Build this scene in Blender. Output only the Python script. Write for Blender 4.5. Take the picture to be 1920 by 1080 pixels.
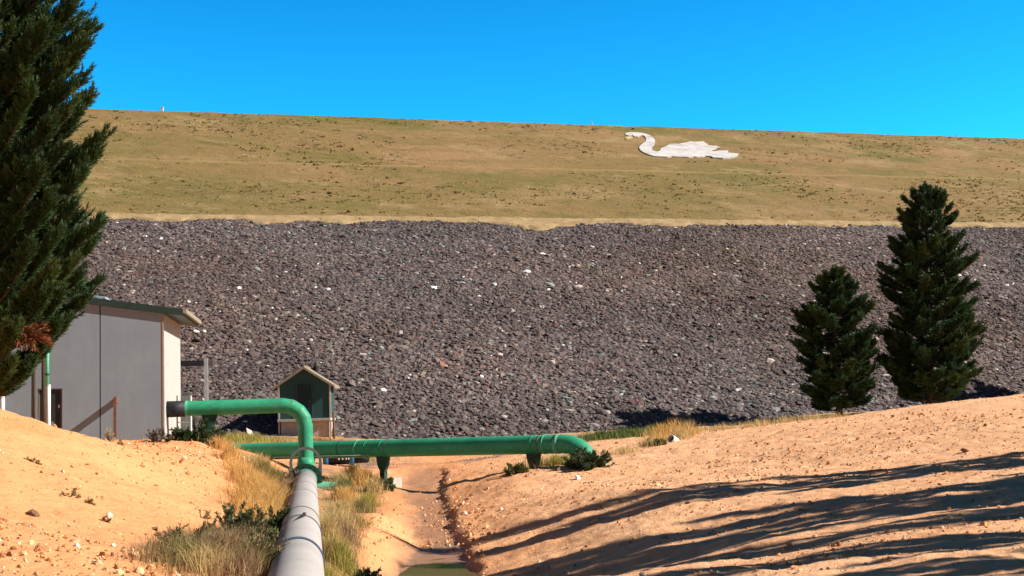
import bpy, math
import numpy as np
from mathutils import Matrix, Vector

for o in list(bpy.data.objects):
    bpy.data.objects.remove(o)
sc = bpy.context.scene
COL = sc.collection
R = math.radians

# ------------------------------------------------------------------ camera, sky, sun, exposure
CZ = 3.0                      # camera height above the datum
FPX = 2300.0                  # focal length in pixels of a 1920 wide frame
PITCH, ROLL = 5.757, -2.0
cam_d = bpy.data.cameras.new('camera')
cam = bpy.data.objects.new('camera', cam_d)
COL.objects.link(cam)
cam_d.sensor_width = 36.0
cam_d.lens = 36.0 * FPX / 1920.0
cam_d.clip_start = 0.1
cam_d.clip_end = 4000
CM = Matrix.Rotation(R(90 + PITCH), 3, 'X') @ Matrix.Rotation(R(ROLL), 3, 'Z')
cam.matrix_world = Matrix.Translation((0, 0, CZ)) @ CM.to_4x4()
sc.camera = cam

SUN_EL, SUN_AZ = 35.0, -6.0   # azimuth from +X towards +Y
wd = bpy.data.worlds.new('World')
sc.world = wd
wd.use_nodes = True
nt = wd.node_tree
nt.nodes.clear()
w_out = nt.nodes.new('ShaderNodeOutputWorld')
w_bg = nt.nodes.new('ShaderNodeBackground')
w_sky = nt.nodes.new('ShaderNodeTexSky')
w_sky.sky_type = 'NISHITA'
w_sky.sun_disc = False
w_sky.sun_elevation = R(SUN_EL)
w_sky.sun_rotation = R(90 - SUN_AZ)
w_sky.altitude = 400
w_sky.air_density = 1.0
w_sky.dust_density = 0.1
w_sky.ozone_density = 3.0
w_hs = nt.nodes.new('ShaderNodeHueSaturation')
w_hs.inputs['Saturation'].default_value = 1.35
w_hs.inputs['Value'].default_value = 1.0
w_mx = nt.nodes.new('ShaderNodeMix')
w_mx.data_type = 'RGBA'
w_mx.blend_type = 'MULTIPLY'
w_mx.inputs[0].default_value = 1.0
w_mx.inputs[7].default_value = (0.16, 0.97, 1.06, 1)
nt.links.new(w_sky.outputs[0], w_hs.inputs['Color'])
nt.links.new(w_hs.outputs[0], w_mx.inputs[6])
# the air is brighter low over the land than overhead
w_tc = nt.nodes.new('ShaderNodeTexCoord')
w_sx = nt.nodes.new('ShaderNodeSeparateXYZ')
w_mr = nt.nodes.new('ShaderNodeMapRange')
w_mr.inputs[1].default_value = 0.12; w_mr.inputs[2].default_value = 0.75
w_mr.inputs[3].default_value = 1.85; w_mr.inputs[4].default_value = 0.55
w_m2 = nt.nodes.new('ShaderNodeMix'); w_m2.data_type = 'RGBA'; w_m2.blend_type = 'MULTIPLY'; w_m2.inputs[0].default_value = 1.0
nt.links.new(w_tc.outputs['Generated'], w_sx.inputs[0])
nt.links.new(w_sx.outputs[2], w_mr.inputs[0])
nt.links.new(w_mx.outputs[2], w_m2.inputs[6])
nt.links.new(w_mr.outputs[0], w_m2.inputs[7])
w_my = nt.nodes.new('ShaderNodeMapRange')
w_my.inputs[1].default_value = 0.45; w_my.inputs[2].default_value = 0.88
nt.links.new(w_sx.outputs[1], w_my.inputs[0])
w_az = nt.nodes.new('ShaderNodeMix'); w_az.data_type = 'RGBA'
w_az.inputs[6].default_value = (0.40, 0.38, 0.38, 1); w_az.inputs[7].default_value = (0.15, 1.18, 1.27, 1)
nt.links.new(w_my.outputs[0], w_az.inputs[0])
nt.links.new(w_az.outputs[2], w_mx.inputs[7])
nt.links.new(w_m2.outputs[2], w_bg.inputs[0])
w_bg.inputs[1].default_value = 0.07
nt.links.new(w_bg.outputs[0], w_out.inputs[0])

sun_d = bpy.data.lights.new('sun', 'SUN')
sun_d.energy = 5.0
sun_d.angle = R(0.5)
sun_d.color = (1.0, 0.94, 0.84)
sun = bpy.data.objects.new('sun', sun_d)
COL.objects.link(sun)
SV = Vector((math.cos(R(SUN_EL)) * math.cos(R(SUN_AZ)), math.cos(R(SUN_EL)) * math.sin(R(SUN_AZ)), math.sin(R(SUN_EL))))
sun.rotation_euler = SV.to_track_quat('Z', 'Y').to_euler()
sun.location = (60, -20, 60)

sc.view_settings.view_transform = 'Standard'
sc.view_settings.look = 'None'
sc.view_settings.exposure = 0.85
sc.view_settings.gamma = 1.0
sc.cycles.max_bounces = 6
sc.cycles.use_denoising = True

# ------------------------------------------------------------------ helpers
rng = np.random.default_rng(7)
CMn = np.array(CM)


def ray(px, py):
    v = CMn @ np.array(((px - 960) / FPX, -(py - 540) / FPX, -1.0))
    return v / v[1]


def P(px, py, d):
    """world point at depth d (along +Y) seen at photo position px, py"""
    v = ray(px, py) * d
    return np.array((v[0], v[1], v[2] + CZ))


def hash2(ix, iy, seed):
    n = (ix.astype(np.int64) * 374761393 + iy.astype(np.int64) * 668265263 + seed * 1442695041) & 0x7fffffff
    n = ((n ^ (n >> 13)) * 1274126177) & 0x7fffffff
    n = (n ^ (n >> 16)) & 0xffff
    return n / 65535.0


def vnoise(x, y, seed=0):
    x = np.asarray(x, float); y = np.asarray(y, float)
    ix = np.floor(x); iy = np.floor(y)
    fx = x - ix; fy = y - iy
    fx = fx * fx * (3 - 2 * fx); fy = fy * fy * (3 - 2 * fy)
    a = hash2(ix, iy, seed); b = hash2(ix + 1, iy, seed)
    c = hash2(ix, iy + 1, seed); d = hash2(ix + 1, iy + 1, seed)
    return (a * (1 - fx) + b * fx) * (1 - fy) + (c * (1 - fx) + d * fx) * fy


def fbm(x, y, oct=4, seed=0):
    s = 0; a = 0.5; t = 0
    for k in range(oct):
        s = s + a * vnoise(x, y, seed + k); t += a
        x = x * 2.03 + 11.3; y = y * 2.03 + 5.7; a *= 0.5
    return s / t


def sstep(a, b, x):
    t = np.clip((x - a) / (b - a), 0, 1)
    return t * t * (3 - 2 * t)


def tag(o, label=None, cat=None, group=None, kind=None):
    if label: o['label'] = label
    if cat: o['category'] = cat
    if group: o['group'] = group
    if kind: o['kind'] = kind
    return o


def empty(name, loc, label, cat, group=None, rz=0.0):
    o = bpy.data.objects.new(name, None)
    o.empty_display_size = 0.2
    COL.objects.link(o)
    o.location = Vector([float(v) for v in loc])
    o.rotation_euler = (0, 0, rz)
    return tag(o, label, cat, group)


def mesh_np(name, verts, faces, mat, parent=None, col=None, smooth=False, world=True, extra=None):
    """faces: (n,3) or (n,4) int array; col: per-face RGB; parented meshes are given in world space when world=True"""
    verts = np.asarray(verts, np.float32)
    faces = np.asarray(faces, np.int32)
    if parent is not None and world:
        c, s = math.cos(parent.rotation_euler[2]), math.sin(parent.rotation_euler[2])
        q = verts - np.array(parent.location, np.float32)
        verts = np.stack((q[:, 0] * c + q[:, 1] * s, -q[:, 0] * s + q[:, 1] * c, q[:, 2]), 1)
    me = bpy.data.meshes.new(name)
    n, k = faces.shape
    me.vertices.add(len(verts))
    me.vertices.foreach_set('co', np.ascontiguousarray(verts, np.float32).ravel())
    me.loops.add(n * k)
    me.loops.foreach_set('vertex_index', faces.ravel())
    me.polygons.add(n)
    me.polygons.foreach_set('loop_start', np.arange(0, n * k, k, dtype=np.int32))
    me.polygons.foreach_set('loop_total', np.full(n, k, np.int32))
    me.update(calc_edges=True)
    if col is not None:
        at = me.attributes.new('tint', 'FLOAT_COLOR', 'FACE')
        c4 = np.ones((n, 4), np.float32); c4[:, :3] = col
        at.data.foreach_set('color', c4.ravel())
    if extra is not None:
        at = me.attributes.new('zone', 'FLOAT_COLOR', 'POINT')
        c4 = np.ones((len(verts), 4), np.float32); c4[:, :3] = extra
        at.data.foreach_set('color', c4.ravel())
    me.polygons.foreach_set('use_smooth', np.full(n, smooth))
    me.materials.append(mat)
    o = bpy.data.objects.new(name, me)
    COL.objects.link(o)
    if parent is not None:
        o.parent = parent
    return o


class MB:
    """collects polygons, then links them as one mesh object"""
    def __init__(self):
        self.v = []; self.f = []

    def add(self, vs, fs):
        b = len(self.v)
        self.v += [tuple(float(c) for c in p) for p in vs]
        self.f += [tuple(i + b for i in f) for f in fs]

    def box(self, lo, hi):
        x0, y0, z0 = lo; x1, y1, z1 = hi
        self.add([(x0, y0, z0), (x1, y0, z0), (x1, y1, z0), (x0, y1, z0), (x0, y0, z1), (x1, y0, z1), (x1, y1, z1), (x0, y1, z1)],
                 [(0, 3, 2, 1), (4, 5, 6, 7), (0, 1, 5, 4), (1, 2, 6, 5), (2, 3, 7, 6), (3, 0, 4, 7)])

    def prism(self, prof, y0, y1):
        """profile in x,z (anticlockwise seen from -y), extruded in y"""
        n = len(prof)
        self.add([(x, y0, z) for x, z in prof] + [(x, y1, z) for x, z in prof],
                 [tuple(range(n)), tuple(range(2 * n - 1, n - 1, -1))] +
                 [(i, i + n, (i + 1) % n + n, (i + 1) % n) for i in range(n)])

    def tube(self, pts, rad, n=20, caps=True):
        pts = [np.array(p, float) for p in pts]
        if not hasattr(rad, '__len__'): rad = [rad] * len(pts)
        m = len(pts)
        ring = []
        up = None
        for i in range(m):
            d0 = pts[i] - pts[i - 1] if i > 0 else pts[1] - pts[0]
            d1 = pts[i + 1] - pts[i] if i < m - 1 else d0
            d0 = d0 / (np.linalg.norm(d0) + 1e-9); d1 = d1 / (np.linalg.norm(d1) + 1e-9)
            t = d0 + d1
            t = t / (np.linalg.norm(t) + 1e-9)
            if up is None:
                a = np.array((0, 0, 1.0)) if abs(d0[2]) < 0.9 else np.array((0, 1.0, 0))
                up = a - d0 * a.dot(d0)
            else:
                up = up - d0 * up.dot(d0)
            up = up / np.linalg.norm(up)
            side = np.cross(d0, up)
            for k in range(n):
                a = 2 * math.pi * k / n
                q = (math.cos(a) * up + math.sin(a) * side) * rad[i]
                # slide along d0 onto the mitre plane
                dn = d0.dot(t)
                q = q - d0 * (q.dot(t) / dn)
                ring.append(pts[i] + q)
            up = up - d1 * up.dot(d1)
        fs = []
        for i in range(m - 1):
            for k in range(n):
                k2 = (k + 1) % n
                fs.append((i * n + k, i * n + k2, (i + 1) * n + k2, (i + 1) * n + k))
        if caps:
            fs.append(tuple(range(n - 1, -1, -1)))
            fs.append(tuple(range((m - 1) * n, m * n)))
        self.add(ring, fs)

    def annulus(self, c, axis, ro, ri, th, n=40):
        c = np.array(c, float); axis = np.array(axis, float); axis /= np.linalg.norm(axis)
        a = np.array((0, 0, 1.0)) if abs(axis[2]) < 0.9 else np.array((1.0, 0, 0))
        u = a - axis * a.dot(axis); u /= np.linalg.norm(u)
        w = np.cross(axis, u)
        vs = []
        for s in (-th / 2, th / 2):
            for r in (ro, ri):
                for k in range(n):
                    t = 2 * math.pi * k / n
                    vs.append(c + axis * s + (u * math.cos(t) + w * math.sin(t)) * r)
        fs = []
        for k in range(n):
            k2 = (k + 1) % n
            fs += [(k, k2, n + k2, n + k), (2 * n + k, 3 * n + k, 3 * n + k2, 2 * n + k2),
                   (k, 2 * n + k, 2 * n + k2, k2), (n + k, n + k2, 3 * n + k2, 3 * n + k)]
        self.add(vs, fs)

    def build(self, name, mat, parent=None, world=False, smooth=False, bevel=0.0):
        vs = self.v
        if parent is not None and world:
            c, s = math.cos(parent.rotation_euler[2]), math.sin(parent.rotation_euler[2])
            l = parent.location
            vs = [((x - l.x) * c + (y - l.y) * s, -(x - l.x) * s + (y - l.y) * c, z - l.z) for x, y, z in vs]
        me = bpy.data.meshes.new(name)
        me.from_pydata(vs, [], self.f)
        me.update()
        import bmesh
        bm = bmesh.new(); bm.from_mesh(me)
        bmesh.ops.recalc_face_normals(bm, faces=bm.faces)
        bm.to_mesh(me); bm.free()
        if smooth:
            me.polygons.foreach_set('use_smooth', [len(p.vertices) <= 4 for p in me.polygons])
        me.materials.append(mat)
        o = bpy.data.objects.new(name, me)
        COL.objects.link(o)
        if parent is not None: o.parent = parent
        if bevel:
            md = o.modifiers.new('bevel', 'BEVEL'); md.width = bevel; md.segments = 2; md.limit_method = 'ANGLE'
        return o


# ------------------------------------------------------------------ materials
class NT:
    def __init__(self, name):
        self.m = bpy.data.materials.new(name)
        self.m.use_nodes = True
        self.t = self.m.node_tree
        self.b = self.t.nodes['Principled BSDF']
        self.b.inputs['Specular IOR Level'].default_value = 0.25

    def n(self, typ, **kw):
        nd = self.t.nodes.new(typ)
        for k, v in kw.items():
            if k in nd.inputs: nd.inputs[k].default_value = v
            else: setattr(nd, k, v)
        return nd

    def l(self, a, b): self.t.links.new(a, b)

    def coord(self, scale=(1, 1, 1), world=False):
        if world:
            g = self.n('ShaderNodeNewGeometry'); src = g.outputs['Position']
        else:
            g = self.n('ShaderNodeTexCoord'); src = g.outputs['Object']
        mp = self.n('ShaderNodeMapping')
        mp.inputs['Scale'].default_value = scale
        self.l(src, mp.inputs[0])
        return mp.outputs[0]

    def noise(self, co, scale, detail=4, rough=0.6, dist=0.0):
        nd = self.n('ShaderNodeTexNoise')
        nd.inputs['Scale'].default_value = scale; nd.inputs['Detail'].default_value = detail
        nd.inputs['Roughness'].default_value = rough; nd.inputs['Distortion'].default_value = dist
        self.l(co, nd.inputs['Vector'])
        return nd.outputs['Fac']

    def voro(self, co, scale, out='Distance', feature='F1'):
        nd = self.n('ShaderNodeTexVoronoi'); nd.feature = feature
        nd.inputs['Scale'].default_value = scale
        self.l(co, nd.inputs['Vector'])
        return nd.outputs[out]

    def ramp(self, fac, stops):
        nd = self.n('ShaderNodeValToRGB')
        e = nd.color_ramp.elements
        while len(e) < len(stops): e.new(0.5)
        for el, (p, c) in zip(e, stops):
            el.position = p
            el.color = (c, c, c, 1) if not hasattr(c, '__len__') else (*c, 1)
        self.l(fac, nd.inputs[0])
        return nd.outputs[0]

    def mix(self, a, b, fac, mode='MIX'):
        nd = self.n('ShaderNodeMix'); nd.data_type = 'RGBA'; nd.blend_type = mode
        for v, i in ((fac, 0), (a, 6), (b, 7)):
            if hasattr(v, 'is_output'): self.l(v, nd.inputs[i])
            else: nd.inputs[i].default_value = v if i == 0 else (*v, 1)
        return nd.outputs[2]

    def base(self, c, rough=0.8):
        if hasattr(c, 'is_output'): self.l(c, self.b.inputs['Base Color'])
        else: self.b.inputs['Base Color'].default_value = (*c, 1)
        if hasattr(rough, 'is_output'): self.l(rough, self.b.inputs['Roughness'])
        else: self.b.inputs['Roughness'].default_value = rough

    def bump(self, h, strength=0.5, dist=0.05, prev=None):
        nd = self.n('ShaderNodeBump')
        nd.inputs['Strength'].default_value = strength; nd.inputs['Distance'].default_value = dist
        self.l(h, nd.inputs['Height'])
        if prev is not None: self.l(prev, nd.inputs['Normal'])
        self.l(nd.outputs[0], self.b.inputs['Normal'])
        return nd.outputs[0]


def mat_simple(name, c, c2=None, scale=6.0, rough=0.7, bump=0.0, metal=0.0, stretch=(1, 1, 1), lo=0.35, hi=0.65):
    t = NT(name)
    co = t.coord(stretch)
    nz = t.noise(co, scale, 6, 0.65)
    c2 = c2 or tuple(v * 0.75 for v in c)
    t.base(t.ramp(nz, [(lo, c2), (hi, c)]), rough)
    t.b.inputs['Metallic'].default_value = metal
    if bump:
        t.bump(t.noise(co, scale * 6, 4, 0.7), bump, 0.01)
    return t.m


def mat_tint(name, rough=0.7, trans=0.0, bumpscale=0.0):
    t = NT(name)
    a = t.n('ShaderNodeAttribute'); a.attribute_name = 'tint'
    t.base(a.outputs['Color'], rough)
    if bumpscale:
        co = t.coord()
        t.bump(t.noise(co, bumpscale, 3, 0.7), 0.6, 0.05)
    if trans:
        tr = t.n('ShaderNodeBsdfTranslucent'); t.l(a.outputs['Color'], tr.inputs[0])
        mx = t.n('ShaderNodeMixShader'); mx.inputs[0].default_value = trans
        out = t.t.nodes['Material Output']
        t.l(t.b.outputs[0], mx.inputs[1]); t.l(tr.outputs[0], mx.inputs[2]); t.l(mx.outputs[0], out.inputs[0])
    return t.m


M_leaf = mat_tint('leaf', 0.55, 0.2)
M_grass = mat_tint('grass', 0.7, 0.3)
M_stone = mat_tint('stone', 0.85, 0, 9.0)
M_clod = mat_tint('clod', 0.95, 0, 30.0)
M_bark = mat_simple('bark', (0.10, 0.075, 0.055), (0.04, 0.03, 0.024), 9, 0.95, 0.8, stretch=(3, 3, 0.6))


def mat_ground():
    t = NT('ground')
    co = t.coord(world=True)
    big = t.noise(co, 0.22, 5, 0.6)
    mid = t.noise(co, 1.7, 6, 0.7)
    fine = t.noise(co, 14, 5, 0.75)
    c = t.ramp(big, [(0.3, (0.60, 0.235, 0.092)), (0.5, (0.70, 0.298, 0.125)), (0.7, (0.74, 0.345, 0.152))])
    c = t.mix(c, (0.52, 0.235, 0.095), t.ramp(mid, [(0.52, 0.0), (0.75, 0.75)]))
    c = t.mix(c, (0.78, 0.46, 0.24), t.ramp(fine, [(0.56, 0.0), (0.72, 0.8)]))
    c = t.mix(c, (0.30, 0.155, 0.075), t.ramp(t.noise(co, 23, 4, 0.8), [(0.62, 0.0), (0.72, 0.7)]))
    # the graded field is a paler, pinker subsoil than the mound, streaked by the grader blade
    px_ = t.n('ShaderNodeSeparateXYZ'); t.l(t.n('ShaderNodeNewGeometry').outputs['Position'], px_.inputs[0])
    fr = t.n('ShaderNodeMapRange'); fr.inputs[1].default_value = -3.0; fr.inputs[2].default_value = 1.5; t.l(px_.outputs[0], fr.inputs[0])
    st = t.noise(t.coord((0.12, 1.5, 1.0), True), 1.3, 6, 0.72, 0.3)
    pale = t.mix(c, t.ramp(st, [(0.35, (0.66, 0.345, 0.175)), (0.55, (0.80, 0.465, 0.255)), (0.7, (0.84, 0.52, 0.31))]), 0.72)
    c = t.mix(c, pale, fr.outputs[0])
    z = t.n('ShaderNodeAttribute'); z.attribute_name = 'zone'
    sp = t.n('ShaderNodeSeparateColor'); t.l(z.outputs['Color'], sp.inputs[0])
    wet = t.mix((0.20, 0.105, 0.06), (0.38, 0.205, 0.115), mid)
    c = t.mix(c, wet, sp.outputs[0])
    gr = t.mix((0.15, 0.11, 0.035), (0.30, 0.20, 0.08), fine)
    c = t.mix(c, gr, sp.outputs[1])
    gv = t.mix((0.12, 0.085, 0.075), (0.27, 0.20, 0.17), t.ramp(t.voro(co, 7, 'Color'), [(0.2, 0.0), (0.9, 1.0)]))
    c = t.mix(c, gv, sp.outputs[2])
    rr = t.n('ShaderNodeMapRange')
    rr.inputs[3].default_value = 0.95; rr.inputs[4].default_value = 0.5
    t.l(sp.outputs[0], rr.inputs[0])
    t.base(c, rr.outputs[0])
    b1 = t.bump(mid, 0.5, 0.12)
    t.bump(fine, 0.8, 0.04, b1)
    return t.m


M_ground = mat_ground()

# ------------------------------------------------------------------ terrain
CP = [  # photo x, photo y, depth
    # right field
    (1000, 1080, 18.8), (1300, 1080, 16.3), (1600, 1080, 14.6), (1920, 1080, 13.5),
    (1000, 950, 29.2), (1300, 950, 25.5), (1600, 950, 22.0), (1920, 950, 19.0),
    (1000, 880, 41), (1150, 868, 41), (1300, 870, 38), (1600, 870, 31), (1920, 870, 26),
    (1300, 815, 54), (1500, 792, 56), (1700, 768, 55), (1920, 741, 50), (1500, 830, 39), (1700, 820, 35.5), (1920, 800, 33),
    (900, 860, 52), (1000, 845, 56), (1150, 825, 60), (1150, 816, 70), (900, 815, 80), (640, 820, 76), (1250, 818, 57),
    (900, 1075, 22.7), (870, 1005, 28.3), (830, 935, 37.4), (830, 905, 43.5), (900, 930, 35.5), (900, 885, 44), (960, 1000, 26.2), (845, 965, 33.0), (886, 1040, 25.0), (820, 905, 44), (812, 890, 47),
    # left mound
    (0, 1080, 14), (200, 1080, 15), (0, 950, 19), (0, 850, 24), (0, 768, 29), (60, 787, 31), (120, 809, 33), (200, 829, 36),
    (300, 833, 39), (380, 832, 40), (200, 900, 25), (300, 950, 24), (200, 980, 20), (300, 880, 31), (400, 880, 35), (430, 862, 39),
    (450, 920, 34), (470, 1000, 25), (430, 1080, 16), (520, 925, 37), (100, 880, 25), (430, 838, 46), (100, 1000, 17),
    # valley floor along the pipes
    (560, 885, 46), (650, 897, 45), (520, 870, 46), (450, 822, 60), (560, 822, 70), (640, 1000, 25), (640, 1080, 18.5), (690, 1000, 26),
    (720, 960, 32), (690, 910, 43), (600, 935, 39), (640, 872, 56), (780, 868, 60),
]
pts = [P(*c) for c in CP]
pts += [np.array((x, y, z + CZ)) for x, y, z in [
    (0, 5, -2.4), (-7, 5, -1.8), (8, 5, -1.75), (-3.0, 12, -2.5), (-4.2, 20, -2.5), (-5.6, 30, -2.5), (-6.6, 37, -2.52), (-7.4, 43, -2.35),
    (-17.5, 38, -.5), (-15, 44, -.75), (-20, 48, -.8), (-30, 45, -.8), (-45, 70, -1), (-40, 20, .3), (-25, 10, -1.2), (-24, 30, .5),
    (45, 50, .2), (40, 30, -.4), (40, 12, -.9), (60, 85, -.8), (20, 70, -1.15), (32, 72, -.95), (23, 78, -.95), (34, 80, -.75), (0, -15, -1.9), (-12, 75, -1.05),
    (-30, 72, -.9), (14, 68, -1.3)]]
pts = np.array(pts)
PXY = pts[:, :2] / 10.0
PZ = pts[:, 2]


def tps_k(r2): return 0.5 * r2 * np.log(r2 + 1e-9)


_n = len(PXY)
_D = ((PXY[:, None] - PXY[None]) ** 2).sum(-1)
_A = np.zeros((_n + 3, _n + 3))
_A[:_n, :_n] = tps_k(_D) + np.eye(_n) * 0.004
_A[:_n, _n] = 1; _A[:_n, _n + 1:] = PXY
_A[_n:, :_n] = _A[:_n, _n:].T
_W = np.linalg.solve(_A, np.concatenate((PZ, np.zeros(3))))

WATER_Z = CZ - 3.27
DY = np.array([0, 14, 22.7, 28.3, 32, 37.4, 42, 47, 55])
DR = np.array([0.3, -0.1, -0.59, -1.11, -1.55, -2.12, -2.5, -2.75, -3.0])     # right lip of the ditch
DL = np.array([-2.6, -2.6, -2.8, -2.5, -2.7, -3.2, -3.75, -4.4, -5.2])    # left edge of its floor
DF = np.array([-3.6, -3.5, -3.40, -3.25, -3.03, -2.85, -2.68, -2.54, -2.3])


def gz(x, y, detail=True):
    x = np.atleast_1d(np.asarray(x, float)); y = np.atleast_1d(np.asarray(y, float))
    shp = x.shape
    q = np.stack((x.ravel(), y.ravel()), 1) / 10.0
    z = np.empty(len(q))
    for i in range(0, len(q), 20000):
        c = q[i:i + 20000]
        r2 = ((c[:, None] - PXY[None]) ** 2).sum(-1)
        z[i:i + 20000] = tps_k(r2) @ _W[:_n] + _W[_n] + c @ _W[_n + 1:]
    z = z.reshape(shp)
    # blend to a plain far from the built valley
    far = np.maximum(np.maximum(np.abs(x - 2) - 45, 0) / 30, np.maximum(np.maximum(y - 85, -8 - y), 0) / 20)
    f = sstep(0, 1, far)
    z = np.clip(z, CZ - 6, CZ + 4) * (1 - f) + (CZ - 1.2) * f
    # ditch
    wob = (fbm(y * 1.3, y * 0 + 3.1, 3, 5) - 0.5) * 0.35
    wobf = (fbm(y * 5.0, y * 0 + 7.1, 3, 15) - 0.5) * 0.16
    xr = np.interp(y, DY, DR) + wob + wobf; xl = np.interp(y, DY, DL) + wob * 1.5
    s = (1 - sstep(-0.22, 0.06, x - xr)) * sstep(-1.0, 0.3, x - xl) * (1 - sstep(44, 52, y))
    fl = np.interp(y, DY, DF) + CZ + (fbm(x * 1.1, y * 1.1, 4, 21) - 0.5) * 0.12 * sstep(22, 30, y)
    rb = sstep(17, 21, y) * (1 - sstep(42, 50, y)) * (x > xl)
    zm = fl + 0.10 + 0.16 * fbm(y * 1.7, x * 0.4, 3, 17) + 0.26 * np.maximum(x - xr, 0)
    z = z * (1 - rb) + np.minimum(z, zm) * rb
    z = z * (1 - s) + np.minimum(fl, z) * s
    if detail:
        m = 1 - 0.6 * s
        z = z + m * ((fbm(x * 0.55, y * 0.55, 3, 31) - 0.5) * 0.16 + (fbm(x * 2.2, y * 2.2, 3, 41) - 0.5) * 0.07 + (fbm(x * 5.5, y * 5.5, 3, 51) - 0.5) * 0.045 + sstep(-1, 2, x) * (fbm(x * 0.22 - y * 0.03, y * 1.6, 3, 57) - 0.5) * 0.10)
        # eroded rills running down the mound
        ml = sstep(-5.5, -7.5, x + 0.155 * y * 0.0) * (y < 45)
        z = z - ml * 0.07 * np.abs(fbm(x * 0.8 + y * 0.4, y * 2.2, 3, 61) - 0.5) * 2
    return z


def axis_grid(segs):
    out = []
    for a, b, st in segs:
        out.append(np.arange(a, b, st))
    out.append(np.array([segs[-1][1]]))
    return np.concatenate(out)


gx = axis_grid([(-900, -100, 50), (-100, -30, 4), (-30, -18, 0.4), (-18, 14, 0.055), (14, 26, 0.2), (26, 60, 1.2), (60, 100, 5), (100, 900, 50)])
gy = axis_grid([(-300, -20, 40), (-20, 8, 2), (8, 30, 0.06), (30, 62, 0.14), (62, 95, 0.6), (95, 150, 5), (150, 900, 50)])
GX, GY = np.meshgrid(gx, gy)
GZ = gz(GX, GY)
nx, ny = len(gx), len(gy)
idx = np.arange(nx * ny).reshape(ny, nx)
fc = np.stack((idx[:-1, :-1], idx[:-1, 1:], idx[1:, 1:], idx[1:, :-1]), -1).reshape(-1, 4)
# zones: wet silt, green cover, gravel
xr = np.interp(GY, DY, DR); xl = np.interp(GY, DY, DL)
nzz = fbm(GX * 0.9, GY * 0.9, 4, 71)
wet = (1 - sstep(-0.25, 0.2, GX - xr)) * sstep(-0.5, 0.25, GX - xl + (nzz - 0.5) * 1.0) * (1 - sstep(40, 50, GY)) * (GY > 0)
E_X = P(573, 917, 43.0)[0]


def zone_blob(px, py, d, rx, ry):
    c = P(px, py, d)
    return np.exp(-(((GX - c[0]) / rx) ** 2 + ((GY - c[1]) / ry) ** 2) ** 2)


wet = np.maximum(wet, 0.9 * zone_blob(790, 905, 46, 0.9, 5)) * (0.8 + 0.4 * sstep(WATER_Z + 0.22, WATER_Z + 0.02, GZ))
green = zone_blob(460, 822, 60, 3.2, 8) + 0.8 * zone_blob(560, 822, 68, 4, 4) + 0.9 * zone_blob(1190, 818, 68, 4.5, 5)
green += 0.55 * zone_blob(600, 960, 31, 1.0, 12) * (nzz > 0.42) + 0.5 * sstep(66, 74, GY) * (nzz > 0.4)
pdx = GX - (E_X + (GY - 43.0) * -0.1664)
lit = (1 - sstep(0.5, 1.25, np.abs(pdx - 0.25) + (nzz - 0.5) * 1.2)) * sstep(12, 15, GY) * (1 - sstep(46, 50, GY))
lit = np.maximum(lit, 0.8 * zone_blob(400, 1055, 19, 0.9, 3)); lit = np.maximum(lit, 0.7 * zone_blob(660, 905, 42, 1.2, 5)); lit = np.maximum(lit, 0.6 * zone_blob(480, 945, 33, 0.8, 6))
green = np.clip(green * sstep(0.25, 0.55, nzz + 0.1) + 0.75 * lit * sstep(0.2, 0.5, fbm(GX * 3, GY * 3, 3, 77)), 0, 1)
gravel = zone_blob(920, 855, 54, 2.2, 3) + zone_blob(690, 868, 56, 2.5, 6) + zone_blob(560, 890, 44, 2.2, 5) * 0.6 + zone_blob(450, 800, 70, 5, 4)
gravel = np.clip(gravel * sstep(0.3, 0.5, nzz), 0, 1)
zone = np.stack((np.clip(wet, 0, 1), green, gravel), -1).reshape(-1, 3)
g = mesh_np('ground', np.stack((GX, GY, GZ), -1).reshape(-1, 3), fc, M_ground, smooth=True, extra=zone)
tag(g, kind='structure')

# water in the ditch
tw = NT('water')
tw.base((0.15, 0.095, 0.04), 0.04)
tw.b.inputs['IOR'].default_value = 1.33
tw.b.inputs['Specular IOR Level'].default_value = 0.9
tw.bump(tw.noise(tw.coord((1, 0.35, 1), True), 2.2, 2, 0.5), 0.03, 0.02)
wy = np.arange(4, 33.01, 0.5)
wv = []; wf = []
for i, yy in enumerate(wy):
    wv += [(np.interp(yy, DY, DL) - 1.3, yy, WATER_Z), (np.interp(yy, DY, DR) + 0.35, yy, WATER_Z)]
    if i: wf.append((2 * i - 2, 2 * i - 1, 2 * i + 1, 2 * i))
tag(mesh_np('water', wv, wf, tw.m), kind='structure')

# ------------------------------------------------------------------ the dam
DA = np.array((0.961, 0.276)); DN = np.array((-0.276, 0.961)); D0 = np.array((0.0, 76.5))
SL = 0.473
B1 = 43.15; Z0 = CZ - 1.3; ZB = Z0 + SL * B1; B2 = B1 + 3.0; B3 = 93.9; ZC = ZB + SL * (B3 - B2)


def dam_pt(a, b, z): return np.stack((D0[0] + a * DA[0] + b * DN[0], D0[1] + a * DA[1] + b * DN[1], z + 0 * a), -1)


def dam_sheet(name, a0, a1, da, prof, mat, amp, fr, seed):
    """prof: list of (b, z) along the slope"""
    a = np.arange(a0, a1 + da, da)
    pb = np.array(prof)
    A, I = np.meshgrid(a, np.arange(len(pb)))
    b = pb[I, 0]; z = pb[I, 1] + (fbm(A * fr, b * fr, 4, seed) - 0.5) * amp
    v = dam_pt(A, b, z).reshape(-1, 3)
    ix = np.arange(A.size).reshape(A.shape)
    f = np.stack((ix[:-1, :-1], ix[:-1, 1:], ix[1:, 1:], ix[1:, :-1]), -1).reshape(-1, 4)
    return mesh_np(name, v, f, mat, smooth=True)


def lin(b0, z0, b1, z1, n): return list(zip(np.linspace(b0, b1, n), np.linspace(z0, z1, n)))


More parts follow.
